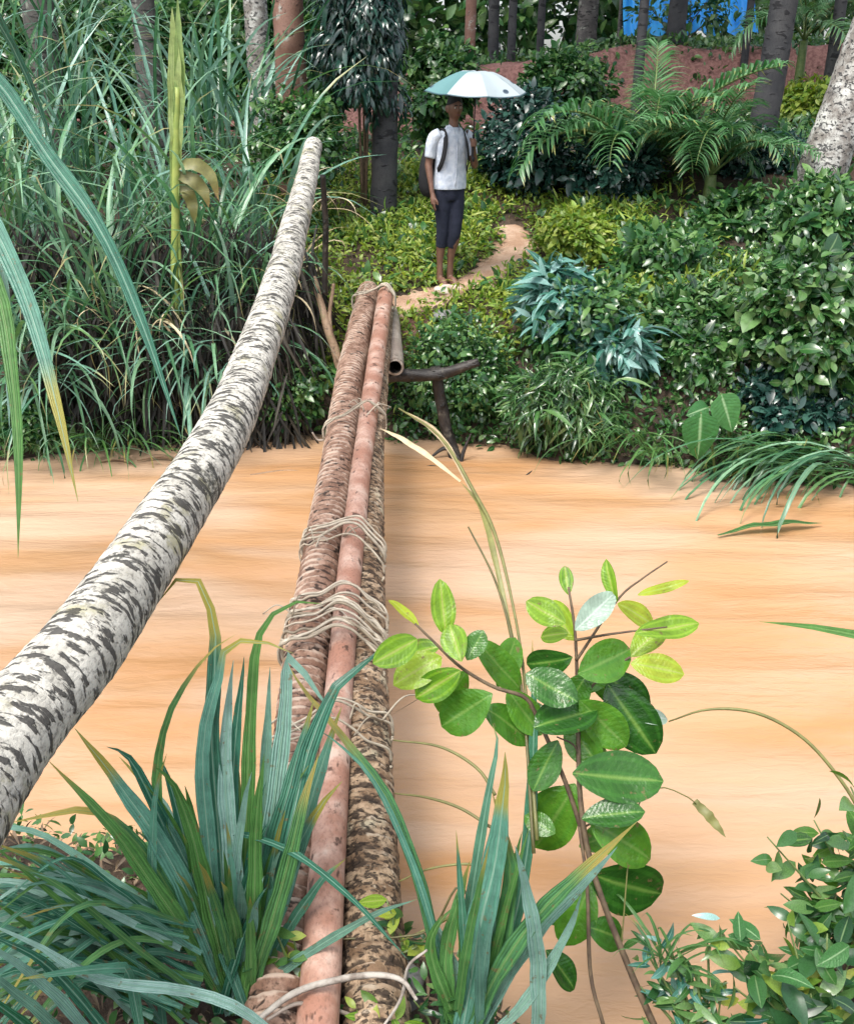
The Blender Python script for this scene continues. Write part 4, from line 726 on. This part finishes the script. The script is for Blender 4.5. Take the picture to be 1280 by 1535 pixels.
# clump A: tall strap leaves beside the logs
A = thing('strap_plant', 'tall clump of broad blue green strap leaves with snapped tips beside the logs', 'strap plant', near_base(352, 1515, 2.42))
for pts, d1, w, m in (
    ([(350, 1500), (332, 1300), (318, 1120), (322, 1000), (322, 940), (305, 885), (283, 860), (258, 875), (238, 902)], 2.35, 34, 'blade_teal'),
    ([(345, 1500), (316, 1300), (305, 1120), (330, 1010), (342, 968), (390, 962), (440, 980)], 2.30, 30, 'blade_teal'),
    ([(360, 1500), (368, 1280), (375, 1080), (385, 965), (412, 918), (455, 900), (482, 905)], 2.40, 27, 'blade_green'),
    ([(365, 1500), (402, 1270), (424, 1090), (432, 985), (450, 1000), (480, 1045), (500, 1072)], 2.40, 36, 'blade_teal'),
    ([(372, 1490), (425, 1280), (462, 1130), (500, 1035), (540, 1000), (580, 965)], 2.45, 38, 'blade_teal'),
    ([(376, 1490), (446, 1270), (488, 1130), (512, 1060)], 2.48, 36, 'blade_teal'),
    ([(366, 1490), (408, 1280), (448, 1130), (470, 1050)], 2.38, 38, 'blade_teal'),
    ([(340, 1500), (272, 1320), (236, 1200), (248, 1090), (288, 1010), (332, 962), (352, 952)], 2.28, 20, 'blade_green'),
    ([(345, 1500), (265, 1310), (185, 1185), (112, 1092)], 2.15, 38, 'blade_teal'), ([(340, 1505), (232, 1330), (150, 1222), (72, 1140)], 2.12, 34, 'blade_green'),
    ([(350, 1500), (292, 1330), (246, 1240), (196, 1140), (160, 1120)], 2.2, 34, 'blade_teal'), ([(355, 1500), (345, 1330), (350, 1150), (362, 1030), (366, 985)], 2.33, 30, 'blade_teal'),
    ([(358, 1500), (352, 1340), (338, 1180), (342, 1060), (350, 990)], 2.42, 34, 'blade_teal'), ([(362, 1500), (392, 1300), (400, 1120), (405, 1000)], 2.4, 30, 'blade_teal'),
    ([(348, 1500), (318, 1380), (290, 1260), (262, 1180), (232, 1150)], 2.2, 34, 'blade_green'), ([(370, 1500), (420, 1340), (452, 1210), (478, 1130)], 2.33, 34, 'blade_green'),
    ([(365, 1500), (380, 1370), (384, 1240), (396, 1130)], 2.3, 30, 'blade_green'), ([(344, 1500), (280, 1380), (225, 1290), (170, 1230), (120, 1215), (60, 1225), (10, 1235)], 2.15, 24, 'blade_green'),
    ([(320, 1245), (380, 1255), (450, 1285), (530, 1350), (590, 1415), (612, 1440)], 2.25, 13, 'blade_teal'), ([(245, 1540), (234, 1420), (228, 1300), (234, 1190), (250, 1130)], 2.2, 20, 'blade_teal')):
    traced(A, pts, 2.40, d1, w, m, bulge=random.uniform(-.06, .06), twist=random.uniform(-.5, .5))
for i in range(44):
    x = random.gauss(0, 1); tx = 362 + x * 90; h = random.uniform(170, 400); b = 352 + random.uniform(-28, 30)
    traced(A, [(b, 1520), (b + (tx - b) * .35, 1520 - h * .45), (b + (tx - b) * .75, 1520 - h * .85), (tx, 1520 - h)], 2.43 + random.uniform(-.05, .1), random.uniform(2.2, 2.5), random.uniform(16, 32), random.choice(['blade_teal', 'blade_green']), twist=random.uniform(-.7, .7))
# clump C: dark fan of blades sweeping out to the left
Cc = thing('strap_plant', 'dark fan of long drooping blades sweeping to the bottom left corner', 'strap plant', near_base(255, 1500, 2.25))
for i in range(105):
    e = random.uniform(1235, 1600); bx = 250 + random.uniform(-50, 60); by = 1470 + random.uniform(-90, 70); tx = random.uniform(-140, 60); my = (by + e) / 2 - random.uniform(20, 90)
    traced(Cc, [(bx, by), (bx * .72 + tx * .28, by * .66 + my * .34 - 20), (bx * .4 + tx * .6, my), (tx, e)], 2.3 + random.uniform(-.1, .15), random.uniform(1.9, 2.25), random.uniform(8, 15), random.choice(['blade_teal', 'blade_teal', 'blade_teal', 'blade_green']), twist=random.uniform(-.8, .8))
for pts in ([(470, 1600), (330, 1500), (150, 1470), (60, 1420), (-30, 1380)], [(200, 1600), (120, 1500), (60, 1440), (-30, 1395)], [(220, 1600), (195, 1470), (170, 1452), (90, 1460), (20, 1470)], [(180, 1610), (80, 1490), (-40, 1400)], [(150, 1610), (60, 1520), (-40, 1440)], [(120, 1610), (40, 1540), (-40, 1480)]):
    traced(Cc, pts, 2.1, 1.85, 22, 'blade_teal')
# clump B: strap leaves right of the logs, with long arching flower stems
B = thing('strap_plant', 'green strap leaf clump right of the logs with long arching stems', 'strap plant', near_base(700, 1570, 2.4))
for pts, d1, w, m in (
    ([(690, 1570), (712, 1430), (742, 1290), (756, 1190), (757, 1128)], 2.3, 52, 'blade_teal'), ([(700, 1570), (735, 1480), (800, 1380), (870, 1310), (955, 1232)], 2.2, 34, 'blade_green'),
    ([(706, 1570), (755, 1470), (815, 1385), (880, 1320), (925, 1270)], 2.3, 30, 'blade_teal'), ([(806, 1570), (806, 1450), (792, 1350), (772, 1268)], 2.2, 32, 'blade_teal'),
    ([(690, 1570), (760, 1420), (792, 1260), (800, 1100), (798, 960)], 2.6, 26, 'blade_teal'), ([(672, 1570), (652, 1420), (618, 1290), (570, 1180), (505, 1095), (455, 1035), (425, 985)], 2.5, 24, 'blade_green'),
    ([(676, 1570), (658, 1430), (612, 1280), (555, 1165), (500, 1110), (470, 1090)], 2.42, 14, 'blade_teal'), ([(682, 1570), (668, 1440), (690, 1340), (705, 1290)], 2.4, 28, 'blade_green'),
    ([(716, 1570), (745, 1440), (765, 1320), (752, 1240), (738, 1190)], 2.35, 34, 'blade_green'), ([(700, 1570), (648, 1440), (655, 1390), (680, 1360)], 2.35, 26, 'blade_green'), ([(720, 1570), (790, 1500), (850, 1400), (872, 1340)], 2.3, 22, 'blade_teal'),
    ([(690, 1570), (700, 1400), (725, 1230), (745, 1120), (738, 1085)], 2.5, 22, 'blade_teal')):
    traced(B, pts, 2.4, d1, w, m, twist=random.uniform(-.4, .4))
for i in range(10):
    b = 695 + random.uniform(-25, 30); tx = 720 + random.gauss(0, 70); h = random.uniform(150, 330); traced(B, [(b, 1570), (b * .6 + tx * .4, 1570 - h * .5), (tx, 1570 - h)], 2.42, random.uniform(2.2, 2.5), random.uniform(16, 28), random.choice(['blade_teal', 'blade_green']))
for pts, d1, R in (
    ([(742, 1192), (715, 1152), (660, 1120), (590, 1110)], 2.6, [.004, .004, .002]), ([(738, 1242), (690, 1212), (640, 1196), (592, 1190)], 2.6, [.004, .004, .002]), ([(732, 1298), (690, 1296), (640, 1304), (598, 1322)], 2.5, [.004, .003, .002]), ([(735, 1338), (705, 1352), (670, 1378), (600, 1412)], 2.5, [.004, .004, .002]),
    ([(800, 1280), (785, 1060), (768, 960), (742, 870), (702, 790)], 3.0, [.005, .004, .004, .0025]), ([(805, 1260), (790, 1060), (775, 940), (745, 810), (712, 740), (660, 655), (598, 612)], 3.4, [.005, .005, .004, .006, .005, .003]),
    ([(730, 1420), (690, 1330), (650, 1390), (600, 1405), (520, 1408), (430, 1415)], 2.5, [.003, .003, .002])):
    stemtrace(B, pts, 2.45, d1, R, 'stem_olive')
for pts, d1 in (([(712, 745), (660, 655), (598, 612)], 3.4), ([(690, 722), (650, 690), (605, 660), (570, 642)], 3.4)): traced(B, pts, 3.2, d1, 11, 'blade_dry', .5, .3, .5, .4)
traced(B, [(770, 970), (740, 830), (720, 760), (690, 722)], 2.75, 3.2, 9, 'stem_olive', .5, .3, .5, .6)
# overhanging strap plant off the left edge, its long blades hanging into view
Ob = np.array([-2.75, 2.75, gz(-2.75, 2.75)]); O = thing('overhanging_strap_plant', 'long pale green blades hanging down from beyond the upper left edge', 'strap plant', Ob); hd = at_d(-330, 60, 3.35) - Ob
tube_obj('trunk', [(0, 0, -.1), (hd[0] * .4, hd[1] * .3, hd[2] * .5), hd], [.07, .06, .05], M['bark_grey'], O, n=50, seg=12, radfun=ringed(.06, .08))
def hang(pts, d0, d1, w, m, r): traced(O, [(-330, 60)] + pts, d0, d1, w, m, .25, r, .45, .6, 26)
hang([(-150, 20), (-20, 105), (70, 230), (150, 345), (215, 490), (272, 658)], 3.35, 3.3, 32, 'blade_teal', .66); hang([(-150, 130), (-40, 290), (20, 400), (62, 520), (90, 630), (117, 752)], 3.3, 3.0, 36, 'blade_teal', .05)
hang([(-160, 180), (-60, 330), (-5, 430), (18, 560), (28, 700), (27, 836)], 3.3, 3.05, 30, 'blade_green', .6); hang([(-200, 60), (-80, 200), (-20, 330), (8, 470), (14, 640)], 3.3, 3.2, 30, 'blade_teal', .3)
for i in range(22):
    q = random.uniform(0, 6.28); L = random.uniform(.8, 1.4); P = [hd, hd + np.array([math.cos(q) * L * .4, math.sin(q) * L * .4, .35]), hd + np.array([math.cos(q) * L * .8, math.sin(q) * L * .8, .1]), hd + np.array([math.cos(q) * L, math.sin(q) * L, -.5])]
    if math.cos(q) > .5: continue
    V, Fq, C = blade(P, .07, .3, (0, 0, 1), 14); obj('leaf', mesh_np('leaf', V, Fq, C), M['blade_teal'], O)

# sapling with oval leaves
D = thing('sapling', 'broad oval leaved sapling with dark and lime leaves over the water', 'sapling', near_base(990, 1560, 2.45))
for pts, d1, R in (([(990, 1560), (940, 1445), (890, 1310), (870, 1200), (866, 1060), (862, 950), (852, 880)], 2.55, [.010, .008, .007, .005, .003]), ([(888, 1300), (852, 1185), (805, 1075), (785, 1045), (740, 1030), (690, 1000), (650, 962), (622, 935)], 2.5, [.007, .006, .005, .003]),
                   ([(866, 1055), (905, 1010), (945, 985)], 2.5, [.004, .003]), ([(864, 990), (925, 900), (962, 868), (1000, 842)], 2.6, [.004, .003, .002]), ([(862, 960), (920, 950), (1000, 940)], 2.5, [.004, .003, .002]), ([(905, 1540), (885, 1460), (880, 1330), (868, 1240)], 2.5, [.005, .005, .004]), ([(872, 1160), (862, 1120), (835, 1105)], 2.48, [.003, .002]), ([(876, 1240), (905, 1225), (930, 1222)], 2.48, [.003, .002])):
    stemtrace(D, pts, 2.45 if pts[0][1] > 1500 else 2.52, d1, R, 'stem_brown')
def sleaf(b, e, w, mat, r, dd=None, tw=None, depth=2.5):
    o = np.array(D.location); d = depth + random.uniform(-.06, .06); A_ = at_d(*b, d); dd = random.uniform(-.05, .06) if dd is None else dd; B_ = at_d(*e, d + dd); L = np.linalg.norm(B_ - A_); wpx = math.hypot(e[0] - b[0], e[1] - b[1])
    tp = leaf_tpl(min(.66, w / wpx * (wpx / F * d) / L), 12, .14 + random.uniform(-.05, .12), random.uniform(-.1, .45), 7, random.uniform(.95, 1.2), random.uniform(.008, .02), .58); n = nrm(CAM - A_) * .9 + np.array([random.uniform(-.8, .8), 0, .3 + random.uniform(-.4, .6)])
    return scatter('leaf', (A_ - o)[None], (B_ - A_)[None], n[None], [L], tp, M[mat], D, None, np.array([r]))
Y_, G_ = 'sapling_young', 'sapling'
for b, e, w, m, r in (((628, 942), (586, 892), 20, Y_, .9), ((668, 952), (660, 868), 42, Y_, .2), ((625, 958), (560, 995), 50, Y_, .6), ((662, 985), (590, 1022), 58, Y_, .1), ((692, 992), (672, 935), 48, Y_, .05), ((700, 990), (725, 945), 40, G_, .9), ((712, 962), (788, 1036), 56, G_, .3),
    ((738, 1040), (656, 1092), 74, G_, .5), ((725, 1062), (806, 1110), 58, G_, .2), ((690, 1005), (622, 1048), 52, Y_, .0), ((852, 892), (846, 848), 24, Y_, 1.), ((848, 935), (788, 902), 46, Y_, .7), ((852, 950), (808, 952), 34, Y_, .3), ((858, 985), (785, 1002), 52, G_, .1), ((788, 1010), (866, 1052), 72, G_, .15), ((800, 1092), (896, 1058), 78, G_, .05),
    ((866, 1010), (952, 972), 70, G_, .8), ((945, 995), (1028, 1008), 50, Y_, .05), ((952, 950), (1048, 934), 44, Y_, .3), ((956, 892), (1032, 872), 18, Y_, .0), ((925, 902), (902, 842), 26, Y_, .1), ((910, 1025), (986, 1135), 82, G_, .95), ((868, 1050), (938, 1118), 66, G_, .2), ((858, 1160), (992, 1172), 86, G_, .1), ((884, 1232), (990, 1292), 76, G_, .2), ((872, 1228), (966, 1212), 52, G_, .4), ((862, 1175), (796, 1286), 80, G_, .3),
    ((886, 1310), (1000, 1352), 104, G_, .1), ((884, 1325), (846, 1424), 66, G_, .05), ((818, 1425), (866, 1484), 48, G_, .2), ((836, 1110), (798, 1186), 54, G_, .6), ((862, 945), (922, 888), 44, 'leaf_pale', .95), ((880, 1010), (840, 1075), 50, G_, .5), ((900, 1150), (850, 1085), 60, G_, .3), ((832, 1250), (786, 1222), 44, G_, .5), ((880, 1390), (945, 1410), 55, G_, .2), ((960, 1080), (1004, 1072), 30, 'leaf_pale', .9)):
    sleaf(b, e, w * .92, m, r)
for b, tx, ty in (((745, 1030), 20, -50), ((862, 960), -30, -40), ((905, 1010), 50, 40), ((850, 1180), -40, 40), ((925, 905), 40, 20), ((868, 1040), 35, -40), ((885, 1025), 55, 20), ((830, 1090), -45, -25), ((700, 1005), -30, 45), ((868, 1110), 40, 30), ((760, 1035), 35, 45), ((945, 985), 35, -35), ((868, 1270), 50, -20), ((660, 970), -45, 10), ((890, 1320), -45, 40)):
    sleaf(b, (b[0] + tx * 1.5, b[1] + ty * 1.5), math.hypot(tx, ty) * .85, 'sapling' if b[1] > 1000 else 'sapling_young', random.random(), depth=2.58)
# small leafy plants at the bottom right
def small_plant(label, base, tips, n, size, mats, tpl, D0, seed, spread=55, cat='plant'):
    random.seed(seed); rs = np.random.default_rng(seed); t = thing('leafy_plant', label, cat, near_base(*base, D0)); o = np.array(t.location)
    for tx, ty, dd in tips:
        P = [(0, 0, 0), (at_d((base[0] + tx) / 2 + 15, (base[1] + ty) / 2, D0 + dd * .5) - o), (at_d(tx, ty, D0 + dd) - o)]; tube_obj('stem', P, [.005, .004, .002], M['stem_green'], t, n=14, seg=6)
        for k in range(n):
            u = random.uniform(.45, 1.0); X = catmull(np.array(P), 20)[int(u * 19)] + o; a = rs.standard_normal(3) * [1, .7, .5] + [0, 0, .15]; put_leaf(t, X + rs.standard_normal(3) * spread / F * D0 * .35, a, rs.standard_normal(3) * .45 + [0, -.5, .8], size * random.uniform(.6, 1.25), tpl, random.choice(mats))
    return t
small_plant('small leaved plant crowded with dark leaves at the right edge over the water', (1330, 1500), [(1150, 1255, 0), (1190, 1300, .05), (1240, 1260, .1), (1270, 1330, 0), (1210, 1345, .1), (1290, 1210, .1), (1170, 1340, .05), (1250, 1370, .0), (1220, 1230, .05)], 24, .07, ['leaf_glossy', 'leaf_mid', 'sapling'], 'oval', 2.65, 31)
small_plant('plant with lighter leaves and a top leaf pair at the right edge', (1340, 1400), [(1275, 1180, 0), (1285, 1240, 0)], 7, .11, ['sapling', 'leaf_mid'], 'oval', 2.45, 32, 35)
small_plant('leafy plant with bigger pale leaves in the bottom right corner', (1200, 1590), [(1120, 1420, 0), (1180, 1440, .1), (1240, 1400, .05), (1215, 1490, 0), (1100, 1480, .05), (1270, 1450, .1), (1150, 1500, 0), (1090, 1410, .05), (1250, 1520, 0), (1180, 1380, .1)], 16, .085, ['leaf_glossy', 'leaf_mid', 'taro', 'leaf_lime'], 'oval', 2.35, 33)
small_plant('low plant of mixed leaves at the bottom beside the sapling stem', (1030, 1590), [(1000, 1420, .05), (1040, 1450, 0), (960, 1480, .05), (1080, 1500, 0), (1010, 1500, 0), (1060, 1400, .05), (970, 1430, .05)], 16, .07, ['leaf_glossy', 'leaf_mid', 'leaf_blue'], 'lance', 2.4, 34)
small_plant('tiny lime seedling at the foot of the mottled log', (560, 1570), [(555, 1510, 0), (590, 1525, 0), (530, 1520, 0)], 7, .05, ['leaf_lime', 'sapling_young'], 'oval', 2.3, 35, 20)
small_plant('small lime leaf sprig beside the mottled log', (570, 1440), [(580, 1350, 0), (600, 1400, .02), (640, 1405, .02)], 5, .06, ['leaf_lime', 'sapling_young', 'leaf_mid'], 'oval', 2.5, 36, 18)
small_plant('yellowish weed growing between strap leaves and the pinkish log', (420, 1500), [(410, 1390, 0), (440, 1405, .02), (400, 1430, 0)], 8, .05, ['leaf_lime', 'leaf_mid'], 'small', 2.4, 37, 22)
small_plant('low weeds under the green strap leaf clump', (640, 1570), [(620, 1500, 0), (660, 1480, .02), (750, 1510, 0), (600, 1540, 0)], 9, .05, ['leaf_mid', 'leaf_glossy'], 'lance', 2.4, 38, 24)
random.seed(5)
E = thing('arching_grass', 'single grass stem arching over the water toward the right edge', 'grass', near_base(1330, 1330, 2.6)); stemtrace(E, [(1330, 1330), (1290, 1220), (1245, 1150), (1195, 1100), (1130, 1068), (1060, 1064), (1002, 1082)], 2.6, 2.75, [.005, .005, .005, .005, .002], 'stem_olive')
E = thing('grass_spike', 'thin stalk with drooping seed spike right of the sapling leaves', 'grass', near_base(930, 1430, 2.5)); stemtrace(E, [(930, 1430), (950, 1230), (985, 1182), (1030, 1195), (1045, 1208)], 2.5, 2.6, [.002, .002, .0015], 'stem_olive'); traced(E, [(1040, 1202), (1060, 1222), (1088, 1256)], 2.6, 2.58, 15, 'stem_olive', .4, .3)
E = thing('fallen_leaf', 'long narrow leaf floating on the open river', 'leaf', at_z(1155, 790, .02)); o = np.array(E.location)
V, Fq, C = blade([at_z(px, py, .02 + dz) - o for px, py, dz in ((1076, 803, 0), (1120, 791, .015), (1170, 785, .02), (1234, 784, .0))], .07, .25, (0, 0, 1), 14, .3, .2, .5); obj('blade', mesh_np('blade', V, Fq, C), M['blade_green'], E)
E = thing('edge_blade', 'single olive blade reaching in over the water from the right edge', 'grass', near_base(1520, 1440, 2.75)); traced(E, [(1520, 1440), (1500, 1300), (1430, 1080), (1340, 975), (1240, 944), (1138, 932)], 2.9, 3.1, 26, 'blade_green', .25, .3, .5, .5)
clump_b = strap_clump('grass_tuft', 'spiky pale grass tuft at the sapling foot', tuple(near_base(1000, 1450, 2.45)), proto_blades(5, .22, .012, 1.3, M['blade_green'], 12), 22, (.1, 1.1), (.6, 1.1), spread=.03, cat='grass')
# dead litter, roots, stones under the near end of the logs
def near_litter():
    n = 2600; x = RNG.uniform(-1.4, .35, n); y = RNG.uniform(1.0, 2.6, n); k = y < near_shore(x) - .02; x, y = x[k], y[k]; n = len(x)
    tag(scatter('leaf_litter', np.stack([x, y, ground_z(x, y) + RNG.uniform(.0, .05, n)], 1), nrm(unit(n) * [1, 1, .35]), nrm(unit(n) * .5 + [0, 0, 1]), RNG.uniform(.02, .07, n), TPL['narrow'], M['leaf_litter']), 'brown leaf litter on the near bank under the logs', 'leaf litter', kind='stuff')
    n = 16000; x = RNG.uniform(-5, 4, n); y = RNG.uniform(.2, 2.75, n); k = y < near_shore(x); x, y = x[k], y[k]; n = len(x)
    tag(scatter('undergrowth', np.stack([x, y, ground_z(x, y) + RNG.uniform(.0, .10, n)], 1), nrm(unit(n) + [0, 0, .5]), nrm(unit(n) * .6 + [0, -.2, 1]), RNG.uniform(.02, .05, n), TPL['oval'], M['leaf_mid']), 'small weeds covering the near bank', 'undergrowth', kind='stuff')
near_litter()
for lab, pts, R in (('white curved root bent across the log feet', [(380, 1535), (440, 1490), (500, 1470), (560, 1462), (602, 1470), (625, 1500)], [.006, .008, .008, .007, .004]), ('thin grey root looping below the white one', [(400, 1530), (450, 1505), (520, 1520), (570, 1545)], [.004, .005, .005, .003]), ('pale twig slanting from the log to the strap clump', [(560, 1560), (600, 1500), (612, 1450), (640, 1425)], [.003, .004, .003])):
    stick('bare_root', lab, pts, [1.62, 1.66, 1.68, 1.68, 1.66, 1.62][:len(pts)], R, 'bamboo_grey' if 'grey' in lab else 'root_pale', 'root', 50, 8)
boulder('stone', 'grey stone wedged between strap leaves and the log feet', 432, 1440, 1.9, (.10, .09, .08), 'stone'); boulder('stone', 'grey mottled stone under the foot of the mottled log', 560, 1450, 1.85, (.12, .10, .07), 'stone'); boulder('stone', 'bluish grey stone at the lower frame edge by the logs', 420, 1520, 1.75, (.10, .08, .07), 'stone')
